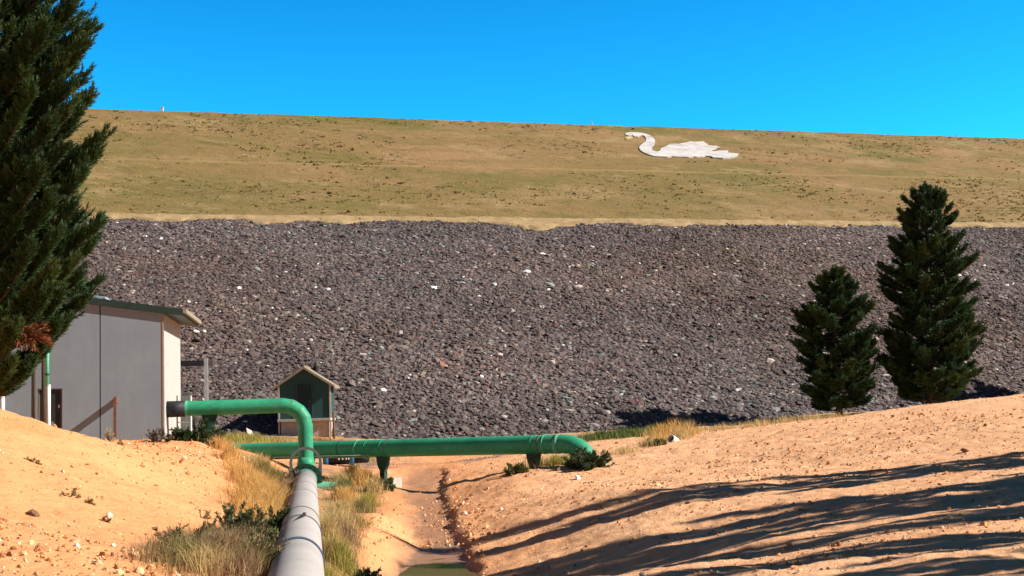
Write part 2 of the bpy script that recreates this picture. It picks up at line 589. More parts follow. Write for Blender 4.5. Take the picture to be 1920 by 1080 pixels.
t = NT('rock_bed')
co = t.coord(world=True)
c = t.ramp(t.voro(co, 2.6, 'Color'), [(0.1, (0.05, 0.038, 0.039)), (0.6, (0.115, 0.086, 0.084)), (0.95, (0.18, 0.14, 0.125))])
t.base(c, 0.9)
t.bump(t.voro(co, 2.6), 1.0, 0.25)
M_bed = t.m

t = NT('dam_grass')
co = t.coord(world=True)
cs = t.coord((0.55, 1.0, 1.3), True)
big = t.noise(cs, 0.05, 6, 0.62)
c = t.ramp(big, [(0.30, (0.150, 0.115, 0.032)), (0.43, (0.205, 0.140, 0.048)), (0.57, (0.245, 0.150, 0.060)), (0.70, (0.30, 0.168, 0.078))])
c = t.mix(c, (0.115, 0.112, 0.020), t.ramp(t.noise(cs, 0.075, 6, 0.72, 0.4), [(0.50, 0.0), (0.66, 0.9)]))
c = t.mix(c, (0.33, 0.225, 0.105), t.ramp(t.noise(cs, 0.16, 6, 0.78), [(0.52, 0.0), (0.66, 0.8)]))
c = t.mix(c, (0.055, 0.05, 0.015), t.ramp(t.noise(cs, 0.42, 7, 0.8), [(0.55, 0.0), (0.66, 0.55)]))
c = t.mix(c, (0.33, 0.235, 0.11), t.ramp(t.noise(co, 1.6, 4, 0.8), [(0.58, 0.0), (0.75, 0.5)]))
t.base(c, 0.95)
b1 = t.bump(t.noise(cs, 0.6, 6, 0.75), 0.8, 0.6)
t.bump(t.noise(co, 3.0, 4, 0.8), 0.8, 0.15, b1)
M_dgrass = t.m
t = NT('berm_soil')
co = t.coord(world=True)
t.base(t.ramp(t.noise(co, 0.8, 6, 0.7), [(0.35, (0.25, 0.17, 0.075)), (0.65, (0.40, 0.28, 0.15))]), 0.95)
t.bump(t.noise(co, 4, 4, 0.8), 0.8, 0.15)
M_berm = t.m

t = NT('track_soil')
co = t.coord(world=True)
t.base(t.ramp(t.noise(co, 0.5, 6, 0.7), [(0.35, (0.20, 0.14, 0.05)), (0.65, (0.26, 0.175, 0.075))]), 0.95)
M_track = t.m
o = dam_sheet('rock_slope', -170, 230, 1.0, lin(-4, Z0 - SL * 4, B1, ZB, 50), M_bed, 0.4, 0.25, 81)
tag(o, kind='structure')
o = dam_sheet('grass_slope', -170, 230, 0.8, lin(B2, ZB, B3, ZC, 70) + [(B3 + 1, ZC + 0.12), (B3 + 8, ZC), (B3 + 40, ZC - 14), (B3 + 60, ZC - 40)], M_dgrass, 0.22, 0.35, 82)
tag(o, kind='structure')
def slump(a):
    g_ = lambda c, w: np.exp(-((a - c) / w) ** 2)
    return (0.55 + 0.9 * fbm(a * 1.7, a * 0 + 9.2, 3, 87)) * (1.7 * g_(14.3, 3.2) + 1.2 * g_(-4.7, 2.8) + 1.0 * g_(-11, 2.2)) + 0.9 * sstep(0.45, 0.75, fbm(a * 0.21, a * 0 + 2.2, 4, 84)) + 0.5 * (fbm(a * 1.3, a * 0 + 5.2, 3, 85) - 0.4)


ba = np.arange(-170, 230.1, 0.35)
rows = []
for k in range(9):
    t_ = k / 5.0
    if k <= 5:
        bb = B1 - 0.55 - (slump(ba) + 0.3) * (1 - t_)
        zz_ = ZB + SL * (bb - B1) + (0.16 if k else -0.3) + (fbm(ba * 1.1, bb * 1.5, 3, 86) - 0.5) * 0.25
    else:
        bb = ba * 0 + [B1, B1 + 0.6, B2 + 0.2][k - 6]; zz_ = ba * 0 + ZB + [0.24, 0.28, 0.08][k - 6] + (fbm(ba * 0.9, bb, 3, 83) - 0.5) * 0.25
    rows.append(dam_pt(ba, bb, zz_))
rows = np.array(rows)
ix = np.arange(rows.shape[0] * rows.shape[1]).reshape(rows.shape[:2])
o = mesh_np('berm_path', rows.reshape(-1, 3), np.stack((ix[:-1, :-1], ix[:-1, 1:], ix[1:, 1:], ix[1:, :-1]), -1).reshape(-1, 4), M_berm, smooth=True)
tag(o, kind='structure')
# narrow worn track half way up the grass
o = dam_sheet('slope_track', -170, 230, 0.8, [(B2 + 21.8, ZB + SL * 21.8 - 0.05), (B2 + 22.0, ZB + SL * 22.0 + 0.09), (B2 + 22.3, ZB + SL * 22.3 + 0.05), (B2 + 22.5, ZB + SL * 22.5 - 0.05)], M_berm, 0.22, 0.35, 82)
o.data.materials[0] = M_track
tag(o, kind='structure')

# ---- tufts of rank grass all over the upper face
def slope_tufts():
    n = 36000
    a = rng.uniform(-95, 130, n); b = rng.uniform(B2 + 0.3, B3 - 0.2, n)
    dn = fbm(a * 0.06, b * 0.14, 4, 111)
    ok = dn + 0.25 * (fbm(a * 0.5, b * 0.8, 3, 113) - 0.5) > rng.uniform(0.32, 0.72, n)
    w = dam_pt(a, b, ZB + SL * (b - B2)) - np.array((0, 0, CZ))
    q = w @ CMn
    qx = 960 + FPX * q[:, 0] / -q[:, 2]; qy = 540 - FPX * q[:, 1] / -q[:, 2]
    ok &= ~((qx > 1166) & (qx < 1390) & (qy > 244) & (qy < 302))      # the figure is kept mown
    a, b, dn = a[ok], b[ok], dn[ok]
    z = ZB + SL * np.minimum(b - B2, B3 - B2) - 0.05
    k = 4; m = len(a)
    c = dam_pt(np.repeat(a, k) + rng.normal(0, 0.2, m * k), np.repeat(b, k) + rng.normal(0, 0.1, m * k), np.repeat(z, k))
    h = np.repeat(np.clip(rng.lognormal(math.log(0.10), 0.45, m), 0.04, 0.27), k) * rng.uniform(0.6, 1.2, m * k)
    th = rng.uniform(0, 3.14, m * k); sd = np.stack((np.cos(th), np.sin(th), 0 * th), 1) * (h * 1.0)[:, None]
    tip = c + np.stack((rng.normal(0, 0.3, m * k) * h, rng.normal(0, 0.3, m * k) * h, h), 1)
    v = np.stack((c - sd, c + sd, tip), 1).reshape(-1, 3)
    pal = np.array([(0.17, 0.135, 0.042), (0.22, 0.155, 0.055), (0.125, 0.12, 0.03), (0.27, 0.19, 0.08), (0.15, 0.125, 0.04)])
    cc = np.repeat(pal[rng.choice(5, m, p=[0.3, 0.25, 0.2, 0.17, 0.08])] * rng.uniform(0.85, 1.15, (m, 1)), k, 0)
    return v, np.arange(m * k * 3).reshape(-1, 3), cc


v, f, c_ = slope_tufts()
tag(mesh_np('slope_grass', v, f, M_grass, col=c_), 'olive and straw grass tufts all over the upper face of the dam', 'grass', kind='stuff')

# ---- stones: jittered low polyhedra, merged
PHI = (1 + 5 ** 0.5) / 2
ICO_V = np.array([(-1, PHI, 0), (1, PHI, 0), (-1, -PHI, 0), (1, -PHI, 0), (0, -1, PHI), (0, 1, PHI), (0, -1, -PHI), (0, 1, -PHI),
                  (PHI, 0, -1), (PHI, 0, 1), (-PHI, 0, -1), (-PHI, 0, 1)]) / math.sqrt(1 + PHI * PHI)
ICO_F = np.array([(0, 11, 5), (0, 5, 1), (0, 1, 7), (0, 7, 10), (0, 10, 11), (1, 5, 9), (5, 11, 4), (11, 10, 2), (10, 7, 6), (7, 1, 8),
                  (3, 9, 4), (3, 4, 2), (3, 2, 6), (3, 6, 8), (3, 8, 9), (4, 9, 5), (2, 4, 11), (6, 2, 10), (8, 6, 7), (9, 8, 1)])


def rand_rot(n):
    q = rng.normal(size=(n, 4)); q /= np.linalg.norm(q, axis=1)[:, None]
    w, x, y, z = q.T
    return np.stack([np.stack([1 - 2 * (y * y + z * z), 2 * (x * y - z * w), 2 * (x * z + y * w)], -1),
                     np.stack([2 * (x * y + z * w), 1 - 2 * (x * x + z * z), 2 * (y * z - x * w)], -1),
                     np.stack([2 * (x * z - y * w), 2 * (y * z + x * w), 1 - 2 * (x * x + y * y)], -1)], 1)


def tilt_rot(n, nrm, amt):
    """random turn about the surface normal with a small tilt"""
    w = unit(np.array(nrm)[None] + rng.normal(size=(n, 3)) * amt)
    a = rng.normal(size=(n, 3)); u = unit(a - w * (a * w).sum(1, keepdims=True)); v = np.cross(w, u)
    return np.stack((u, v, w), 2)


def unit(v): return v / (np.linalg.norm(v, axis=-1, keepdims=True) + 1e-9)


def stones(pos, size, flat=(1, 0.75, 0.55), jit=0.28, rot=None):
    n = len(pos)
    v = ICO_V[None] * (1 + rng.uniform(-jit, jit, (n, 12, 1))) * np.array(flat) * rng.uniform(0.75, 1.25, (n, 1, 3))
    v = np.einsum('nij,nkj->nki', rand_rot(n) if rot is None else rot, v) * size[:, None, None] + pos[:, None]
    f = (ICO_F[None] + (np.arange(n) * 12)[:, None, None]).reshape(-1, 3)
    return v.reshape(-1, 3), f


sp = 0.22
A, B = np.meshgrid(np.arange(-62, 80, sp), np.arange(-0.6, B1 - 0.2, sp))
A = (A + rng.uniform(-0.5, 0.5, A.shape) * sp * 1.2).ravel(); B = (B + rng.uniform(-0.5, 0.5, B.shape) * sp * 1.2).ravel()
X = D0[0] + A * DA[0] + B * DN[0]; Y = D0[1] + A * DA[1] + B * DN[1]
soil = fbm(A * 0.16, B * 0.5, 3, 91)
ok = (np.abs(X / Y) < 0.455) & ~((B > B1 - 0.75 - slump(A)) & (rng.random(len(A)) < 0.8))
A, B, X, Y = A[ok], B[ok], X[ok], Y[ok]
n = len(A)
Zs = Z0 + SL * B + (fbm(A * 0.25, B * 0.25, 4, 81) - 0.5) * 0.5 + rng.uniform(-0.05, 0.05, n)
size = np.clip(rng.lognormal(math.log(0.122), 0.40, n), 0.07, 0.36) * (1 - 0.25 * sstep(B1 - 3, B1, B))
v, f = stones(np.stack((X, Y, Zs), 1), size, (1.2, 0.9, 0.42), 0.26, tilt_rot(n, (-SL * DN[0], -SL * DN[1], 1.0), 0.28))
pal = np.array([(0.100, 0.073, 0.068), (0.080, 0.057, 0.056), (0.120, 0.089, 0.081), (0.165, 0.124, 0.105), (0.090, 0.086, 0.079), (0.36, 0.31, 0.28), (0.15, 0.070, 0.058), (0.17, 0.215, 0.195), (0.62, 0.6, 0.57)])
ci = rng.choice(len(pal), n, p=[0.345, 0.20, 0.22, 0.12, 0.06, 0.02, 0.02, 0.012, 0.003])
cs = pal[ci] * rng.uniform(0.7, 1.3, (n, 1)) * (0.55 + 0.9 * fbm(A * 0.07, B * 0.11, 5, 95))[:, None] * (1 + (fbm(A * 0.05, B * 0.07, 3, 97) - 0.5)[:, None] * np.array((0.35, 0.0, -0.30)))
o = mesh_np('riprap', v, f, M_stone, col=np.repeat(cs, 20, 0))
tag(o, 'loose purple-grey rocks covering the lower face of the dam', 'rocks', kind='stuff')

# ---- clods and pebbles on the bare earth
n = 42000
u = rng.random(n)
yy = 10 + 48 * rng.random(n) ** 1.7
xx = (rng.random(n) * 0.98 - 0.49) * yy
dens = fbm(xx * 0.5, yy * 0.5, 3, 101)
ditch = (xx > np.interp(yy, DY, DL) - 0.3) & (xx < np.interp(yy, DY, DR) - 0.1) & (yy < 29)
ok = (dens > rng.uniform(0.3, 0.7, n)) & ~ditch & ~((xx < -3.5) & (yy > 17.5) & (rng.random(n) < 0.6))
xx, yy = xx[ok], yy[ok]
size = np.clip(rng.lognormal(math.log(0.013), 0.55, len(xx)), 0.006, 0.055) * (0.7 + yy / 45)
size = size * np.where((xx < -2.6) & (yy < 17.5), 1.9, 1.0)
# rubble on the eroded cut at the foot of the building and along the ditch lip
ex = []
for px, py, d, k, sx, sy, sz in ((385, 868, 36, 420, 0.9, 3.0, 0.032), (330, 845, 38, 160, 0.9, 1.5, 0.028), (865, 990, 29, 300, 0.35, 4.0, 0.03), (840, 940, 36, 260, 0.5, 3.0, 0.03), (690, 985, 28, 160, 0.3, 3.0, 0.028), (1500, 845, 35, 500, 4.0, 2.5, 0.026), (1250, 890, 34, 400, 4.0, 2.0, 0.024)):
    q = P(px, py, d)
    ex.append(np.stack((q[0] + rng.normal(0, sx, k), q[1] + rng.normal(0, sy, k), sz * rng.lognormal(0, 0.5, k)), 1))
ex = np.concatenate(ex)
xx = np.concatenate((xx, ex[:, 0])); yy = np.concatenate((yy, ex[:, 1])); size = np.concatenate((size, np.clip(ex[:, 2], 0.01, 0.1)))
keep = gz(xx, yy) > WATER_Z + 0.03
xx, yy, size = xx[keep], yy[keep], size[keep]
zz = gz(xx, yy) + size * 0.15
v, f = stones(np.stack((xx, yy, zz), 1), size, (1, 0.8, 0.6))
pal = np.array([(0.64, 0.30, 0.125), (0.46, 0.21, 0.09), (0.70, 0.42, 0.22), (0.34, 0.16, 0.075), (0.72, 0.58, 0.44)])
cs = pal[rng.choice(5, len(xx), p=[0.38, 0.24, 0.22, 0.09, 0.07])] * rng.uniform(0.8, 1.2, (len(xx), 1))
tag(mesh_np('earth_clods', v, f, M_clod, col=np.repeat(cs, 20, 0)), 'small clods and pebbles strewn over the bare orange earth', 'clods', kind='stuff')

# ------------------------------------------------------------------ foliage builders
def unit(v): return v / (np.linalg.norm(v, axis=-1, keepdims=True) + 1e-9)


def brush(S, D, L, nn, nlen, nw, cols, spread=(0.45, 1.0), t0=0.0):
    """needle triangles round every shoot"""
    m = len(S)
    t = rng.uniform(t0, 1, (m, nn))
    a = rng.uniform(0, 2 * math.pi, (m, nn))
    D = unit(D)
    ref = np.where(np.abs(D[:, 2:3]) < 0.9, np.array([[0, 0, 1.0]]), np.array([[1.0, 0, 0]]))
    U = unit(np.cross(D, ref)); V = np.cross(D, U)
    rad = np.cos(a)[..., None] * U[:, None] + np.sin(a)[..., None] * V[:, None]
    sp = rng.uniform(spread[0], spread[1], (m, nn))[..., None] * (1.15 - 0.5 * t[..., None])
    nd = unit(D[:, None] * np.cos(sp) + rad * np.sin(sp))
    base = S[:, None] + D[:, None] * (L[:, None] * t)[..., None]
    ln = nlen * rng.uniform(0.7, 1.2, (m, nn))[..., None]
    tw = unit(np.cross(nd, rng.normal(size=(m, nn, 3)))) * nw
    v = np.stack((base - tw * 0.5, base + tw * 0.5, base + nd * ln * 0.6 + tw * 0.5, base + nd * ln, base + nd * ln * 0.6 - tw * 0.5), 2).reshape(-1, 3)
    k = np.arange(m * nn) * 5
    f = np.concatenate((np.stack((k, k + 1, k + 2), 1)[:, None], np.stack((k, k + 2, k + 4), 1)[:, None], np.stack((k + 4, k + 2, k + 3), 1)[:, None]), 1).reshape(-1, 3)
    c = cols[:, None] * rng.uniform(0.75, 1.25, (m, nn, 1))
    return v, f, np.repeat(c.reshape(-1, 3), 3, 0)


def tubes(paths, radii, n=6):
    """list of (k,3) paths -> tapered tubes"""
    vs = []; fs = []; b = 0
    ang = np.linspace(0, 2 * math.pi, n, endpoint=False)
    for p, r in zip(paths, radii):
        d = unit(np.gradient(p, axis=0))
        ref = np.array((0.13, 0.31, 0.94)) if abs(d[0, 2]) < 0.8 else np.array((1.0, 0.1, 0))
        U = unit(np.cross(d, ref)); V = np.cross(d, U)
        ring = p[:, None] + (np.cos(ang)[None, :, None] * U[:, None] + np.sin(ang)[None, :, None] * V[:, None]) * np.asarray(r)[:, None, None]
        k = len(p)
        ix = b + np.arange(k * n).reshape(k, n)
        i2 = np.roll(ix, -1, 1)
        fs.append(np.stack((ix[:-1], i2[:-1], i2[1:], ix[1:]), -1).reshape(-1, 4))
        vs.append(ring.reshape(-1, 3)); b += k * n
    return np.concatenate(vs), np.concatenate(fs)


def pine(loc, h, rmax, prof, clear, label, group=None, whorl=0.5, per=6, shoots=11, nn=26, nlen=0.24, nw=0.05, trunk_r=0.2,
         tips=None, lean=(0, 0), tint=(1, 1, 1), dead=None, tip_shoots=22, rise=0.5):
    loc = np.array(loc, float)
    root = empty('pine_tree', loc, label, 'tree', group)
    zt = np.linspace(0, h, 9)
    tp = np.stack((lean[0] * (zt / h) ** 1.5 + np.sin(zt * 0.9) * 0.05, lean[1] * (zt / h) ** 1.5 + np.cos(zt * 0.7) * 0.05 - 0.05, zt), 1)
    tr = trunk_r * (1 - zt / h * 0.93); tr[0] *= 1.35

    def at(z): return np.array([np.interp(z, zt, tp[:, i]) for i in range(3)])
    v, f = tubes([tp - np.array((0, 0, 0.3)) * (np.arange(9) == 0)[:, None]], [tr], 10)
    mesh_np('trunk', v + loc, f, M_bark, root, smooth=True)
    br = []
    z = clear
    while z < h - 0.3:
        t = (z - clear) / (h - clear)
        k = max(3, int(per * (1 - 0.35 * t)))
        a0 = rng.uniform(0, 6.28)
        for j in range(k):
            a = a0 + j * 6.283 / k + rng.uniform(-0.35, 0.35)
            r = rmax * np.interp(t, prof[0], prof[1]) * rng.choice([rng.uniform(0.5, 0.85), rng.uniform(0.8, 1.15)])
            zz = z + rng.uniform(-0.2, 0.2) * whorl * 2
            rs = r * (rise * 0.35 + rise * t * 1.2) * rng.uniform(0.5, 1.3)
            br.append((at(zz), np.array((math.cos(a) * r, math.sin(a) * r, rs)), shoots))
        z += whorl * rng.uniform(0.8, 1.2) * (1 - 0.35 * t)
    br.append((at(h - 0.9), np.array((0.02, 0.02, 1.0)), shoots))
    for q in tips or []:
        q = np.array(q) - loc
        ax = at(max(q[2], 0.5))
        ho = np.linalg.norm((q - ax)[:2])
        s = at(max(0.4, q[2] - ho * rng.uniform(0.3, 0.5)))
        br.append((s, q - s, tip_shoots))
    paths = []; rads = []; S = []; D = []; L = []; CC = []
    for s, vec, ns in br:
        hl = np.linalg.norm(vec)
        u = np.linspace(0, 1, 6)
        sag = np.stack((vec[0] * u, vec[1] * u, vec[2] * (0.45 * u + 0.55 * u ** 2.2)), 1) + np.array((0, 0, -0.06 * hl)) * (np.sin(u * math.pi))[:, None]
        p = s + sag
        paths.append(p); rads.append(np.linspace(0.03 + 0.011 * hl, 0.012, 6))
        m = int(max(4, ns * min(1.4, 0.35 + hl / rmax)))
        tt = np.clip(rng.uniform(0.22, 1.0, m) ** 0.75, 0.15, 1.0)
        pos = np.stack([np.interp(tt, u, p[:, i]) for i in range(3)], 1)
        d = unit(np.stack([np.interp(tt, u, np.gradient(p[:, i])) for i in range(3)], 1))
        side = unit(np.cross(d, np.array((0, 0, 1.0)))) * rng.choice([-1, 1], (m, 1))
        w = rng.uniform(0.25, 1.0, (m, 1)) * (1.25 - tt[:, None])
        dd = unit(d * 1.0 + side * w * 1.5 + np.array((0, 0, 1.0)) * rng.uniform(0.25, 1.15, (m, 1)) + rng.normal(size=(m, 3)) * 0.12)
        ll = (0.30 + 0.42 * (1 - tt)) * hl * rng.uniform(0.45, 0.9, m) * 0.8
        ll = np.clip(ll, nlen * 1.2, nlen * 3.6)
        S.append(pos); D.append(dd); L.append(ll)
        base = np.array((0.030, 0.058, 0.020)) if rng.random() < 0.75 else np.array((0.048, 0.072, 0.020))
        CC.append(np.tile(base * np.array(tint) * rng.uniform(0.75, 1.2), (m, 1)) * rng.uniform(0.8, 1.25, (m, 1)))
    v, f = tubes(paths, rads, 5)
    mesh_np('branches', v + loc, f, M_bark, root, smooth=True)
    v, f, c = brush(np.concatenate(S), np.concatenate(D), np.concatenate(L), nn, nlen, nw, np.concatenate(CC))
    mesh_np('crown', v + loc, f, M_leaf, root, col=c)
    if dead is not None:
        q = np.array(dead) - loc; m = 14
        S = q + rng.normal(size=(m, 3)) * np.array((0.12, 0.06, 0.06))
        D = np.tile(np.array((0.8, -0.2, -0.25)), (m, 1)) + rng.normal(size=(m, 3)) * 0.35
        v, f, c = brush(S, D, rng.uniform(0.3, 0.6, m), nn, nlen, nw, np.tile(np.array((0.20, 0.075, 0.03)), (m, 1)))
        d = mesh_np('dead_spray', v + loc, f, M_leaf, root, col=c)
        d['label'] = 'rust-brown dead spray of needles low on the tree'
    return root


# near pine on the left
base = P(-60, 760, 32.0); base[2] = gz(base[0], base[1])[0] - 0.05
tips = [P(x - 20 if x > 100 else x - 8, y + 8, d) for x, y, d in [(152, 8, 32), (128, -45, 31.5), (188, 58, 32), (170, 95, 31), (181, 188, 32.3), (150, 160, 30.8), (206, 262, 31.8), (192, 300, 31.4),
        (160, 345, 32.5), (150, 395, 31.2), (200, 425, 31.8), (188, 462, 32.4), (150, 500, 31), (172, 568, 32), (140, 610, 31.4), (105, 655, 31.8), (62, 688, 31),
        (90, 560, 30), (60, 470, 29.5), (80, 330, 29.6), (60, 180, 29.8), (90, 60, 30), (110, 240, 30.2), (30, 620, 29.6), (20, 690, 30.4), (120, 450, 30.2),
        (158, 225, 31.2), (150, 300, 32.4), (170, 330, 31), (165, 520, 31.6), (150, 450, 32.2), (140, 130, 31), (160, 120, 32.2), (130, 560, 30.8), (150, 20, 31), (120, 620, 31), (110, 380, 30.4), (128, 290, 30.6), (100, 520, 30)]]
pine(base, 15.5, 3.0, ([0, 0.1, 0.35, 0.7, 0.9, 1], [0.75, 0.95, 1.0, 0.85, 0.5, 0.1]), 1.9,
     'tall dense green pine at the left edge, beside the concrete building', whorl=0.38, per=9, shoots=28, nn=56, nlen=0.165, nw=0.022,
     trunk_r=0.26, tips=tips, dead=P(44, 622, 30.0), tip_shoots=64, rise=0.55, tint=(1.25, 1.3, 1.2))

# the two pines at the toe of the dam
def ground_at(px, py, d, sink=0.05):
    q = P(px, py, d); q[2] = gz(q[0], q[1])[0] - sink
    return q


q = ground_at(1573, 778, 76.1)
top = P(1560, 490, 76.1)
PR1 = ([0, 0.12, 0.3, 0.5, 0.7, 0.87, 1], [0.7, 0.95, 1.0, 0.98, 0.78, 0.5, 0.12])
pine(q, top[2] - q[2] - 0.7, 2.4, PR1, 0.7, 'shorter of the two dark pines in front of the rock slope', whorl=0.40, per=8, shoots=26, nn=28, nlen=0.25, nw=0.046, rise=0.34,
     trunk_r=0.2, tips=[P(1492.32, 590, 76.1), P(1500.92, 625, 75.6), P(1629.92, 640, 76.1), P(1642.82, 690, 76.1), P(1611, 575, 76.6), P(1509.52, 735, 76.1), P(1539.62, 545, 76.1), P(1634.22, 725, 76.1)], tint=(1.0, 1.12, 1.22), lean=(top[0] - q[0], 0))
q = ground_at(1745, 757, 78.1)
top = P(1735, 333, 78.1)
PR2 = ([0, 0.1, 0.22, 0.42, 0.6, 0.78, 0.9, 1], [0.72, 0.98, 1.0, 0.86, 0.84, 0.66, 0.4, 0.1])
pine(q, top[2] - q[2] - 0.75, 3.05, PR2, 0.9, 'taller of the two dark pines, right of the shorter one', whorl=0.40, per=8, shoots=26, nn=28, nlen=0.25, nw=0.046, rise=0.34,
     trunk_r=0.3, tips=[P(1654.28, 505, 78.1), P(1673.2, 452, 78.1), P(1791.88, 405, 78.1), P(1804.78, 440, 78.1), P(1807.36, 545, 77.1), P(1834.88, 648, 78.1), P(1821.98, 600, 77.6), P(1667.18, 650, 78.1), P(1675.78, 600, 77.1), P(1688.68, 400, 78.1), P(1817.68, 715, 78.1), P(1767.8, 365, 78.1), P(1667.18, 700, 78.1)],
     tint=(1.0, 1.12, 1.22), lean=(top[0] - q[0], 0))

# pines to the right of the picture: they throw the long shadows over the field
shade = [(24.5, 26.6, 17.0, 0.65), (22.0, 24.6, 14.2, 0.95), (18.5, 25.9, 10.2, 0.95), (22.5, 20.6, 15.6, 1.7), (18.5, 19.3, 11.6, 1.2), (20.0, 17.0, 12.8, 0.8), (18.5, 15.1, 11.8, 0.95), (16.5, 13.2, 10.0, 0.85), (19.5, 11.6, 11.8, 1.05), (15.5, 9.3, 9.5, 1.3)]
first = None
for x, y, h, r in shade:
    if first is None:
        b = np.array((x, y, gz(x, y)[0] - 0.05))
        first = pine(b, 10.0, 2.0, PR1, 1.2, 'dark pine standing beyond the right edge, nearest the field', 'pines right of the field', whorl=0.62, per=6, shoots=16, nn=24, nlen=0.30, nw=0.065, trunk_r=0.2)
        first.scale = (r / 2.0, r / 2.0, h / 10.0)
        continue
    c = first.copy(); COL.objects.link(c)
    c.location = (x, y, gz(x, y)[0] - 0.05); c.scale = (r / 2.0, r / 2.0, h / 10.0); c.rotation_euler = (0, 0, x * 1.7 + y)
    for ch in first.children:
        d = ch.copy(); COL.objects.link(d); d.parent = c
for x, y, h, r in [(39.5, 83.0, 8.0, 2.6), (43.0, 87.0, 11.0, 3.2), (48.0, 86.0, 12.0, 3.2)]:
    c = first.copy(); COL.objects.link(c); c['label'] = 'dark pine beyond the right edge at the foot of the rock slope'; c['group'] = 'pines at the dam foot'
    c.location = (x, y, gz(x, y)[0] - 0.05); c.scale = (r / 2.0, r / 2.0, h / 10.0); c.rotation_euler = (0, 0, x)
    for ch in first.children:
        d = ch.copy(); COL.objects.link(d); d.parent = c
first['label'] = 'dark pine standing beyond the right edge of the field'
for o in COL.objects:
    if o.get('group') == 'pines right of the field': o['label'] = 'dark pine standing beyond the right edge of the field'

# ------------------------------------------------------------------ grass and shrubs
def blades(cx, cy, n, h, spread, ca, cb, w=0.014, lean=0.5):
    ca = np.array(ca); cb = np.array(cb)
    n = int(n * 2.2); h = h * 1.35; w = w * 0.62
    a = rng.uniform(0, 6.283, n); rr = np.minimum(spread * np.abs(rng.normal(0, 0.62, n)), spread * 1.7)
    x = cx + np.cos(a) * rr; y = cy + np.sin(a) * rr * 1.6
    return grass_np(x, y, h * rng.uniform(0.45, 1.1, n) * (1 - 0.25 * (rr / spread) ** 2), w, lean, ca + (cb - ca) * rng.random((n, 1)))


def grass_np(x, y, hh, w, lean, col):
    n = len(x)
    z = gz(x, y) - 0.02
    a = rng.uniform(0, 6.283, n)
    d = np.stack((np.cos(a), np.sin(a), 0 * a), 1); s = np.stack((-np.sin(a), np.cos(a), 0 * a), 1)
    th = rng.uniform(0, 6.283, n); s = np.stack((np.cos(th), np.sin(th), 0 * a), 1)
    ln = lean * rng.uniform(0.1, 1.0, n)
    b = np.stack((x, y, z), 1)
    mid = b + d * (ln * hh * 0.3)[:, None] + np.array((0, 0, 1.0)) * (hh * 0.6)[:, None]
    tip = b + d * (ln * hh * 0.9)[:, None] + np.array((0, 0, 1.0)) * (hh * (1 - 0.25 * ln))[:, None]
    W = (w * rng.uniform(0.7, 1.3, n))[:, None]
    v = np.stack((b - s * W * 0.5, b + s * W * 0.5, mid + s * W * 0.4, tip, mid - s * W * 0.4), 1).reshape(-1, 3)
    k = np.arange(n) * 5
    f = np.stack((np.stack((k, k + 1, k + 2), 1), np.stack((k, k + 2, k + 4), 1), np.stack((k + 4, k + 2, k + 3), 1)), 1).reshape(-1, 3)
    c = col * rng.uniform(0.8, 1.2, (n, 1))
    return v, f, np.repeat(c, 3, 0)


def merge(parts):
    vs = []; fs = []; cs = []; b = 0
    for v, f, c in parts:
        vs.append(v); fs.append(f + b); cs.append(c); b += len(v)
    return np.concatenate(vs), np.concatenate(fs), np.concatenate(cs)


GOLD = ((0.62, 0.36, 0.10), (0.70, 0.47, 0.19)); STRAW = ((0.46, 0.33, 0.13), (0.58, 0.43, 0.2))
YGRN = ((0.30, 0.27, 0.05), (0.44, 0.36, 0.10)); OLIVE = ((0.16, 0.155, 0.05), (0.30, 0.24, 0.09)); BROWN = ((0.28, 0.17, 0.09), (0.42, 0.27, 0.15)); GRN = ((0.06, 0.10, 0.02), (0.13, 0.16, 0.04))


def strip(name, label, pts, cat='grass'):
    parts = []
    for px, py, d, n, h, s, (ca, cb), w in pts:
        q = P(px, py, d)
        parts.append(blades(q[0], q[1], n, h, s, ca, cb, w, 1.1 if name == 'brown_brush' else 0.75))
    v, f, c = merge(parts)
    return tag(mesh_np(name, v, f, M_grass, col=c), label, cat, kind='stuff')


strip('golden_grass', 'tall golden dry grass running down the gully left of the grey pipe', [
    (395, 845, 41.5, 260, 0.4, 0.4, GOLD, .02), (520, 955, 31.5, 420, 0.6, 0.45, GOLD, .018), (535, 930, 34, 260, 0.45, 0.4, STRAW, .018), (500, 925, 35, 360, 0.55, 0.6, GOLD, .018), (470, 965, 30, 360, 0.6, 0.5, GOLD, .018), (515, 1000, 26.5, 300, 0.5, 0.4, GOLD, .016),
    (400, 838, 43, 260, 0.45, 0.45, GOLD, .02), (420, 855, 41, 320, 0.5, 0.4, GOLD, .02), (436, 875, 39, 320, 0.5, 0.4, GOLD, .02), (450, 895, 37, 260, 0.45, 0.45, GOLD, .02),
    (465, 915, 35, 420, 0.62, 0.5, GOLD, .02), (478, 940, 33, 480, 0.68, 0.55, GOLD, .018), (495, 950, 32, 460, 0.66, 0.5, GOLD, .018), (505, 970, 30, 480, 0.66, 0.5, GOLD, .018),
    (520, 975, 29.5, 360, 0.55, 0.45, GOLD, .018), (490, 985, 28.5, 300, 0.5, 0.5, GOLD, .018), (480, 880, 41, 220, 0.4, 0.5, STRAW, .02), (500, 895, 40, 260, 0.4, 0.5, OLIVE, .02), (520, 905, 39, 240, 0.4, 0.5, OLIVE, .02),
    (545, 915, 38.5, 200, 0.35, 0.5, BROWN, .02), (490, 860, 45, 160, 0.3, 0.7, STRAW, .02)])
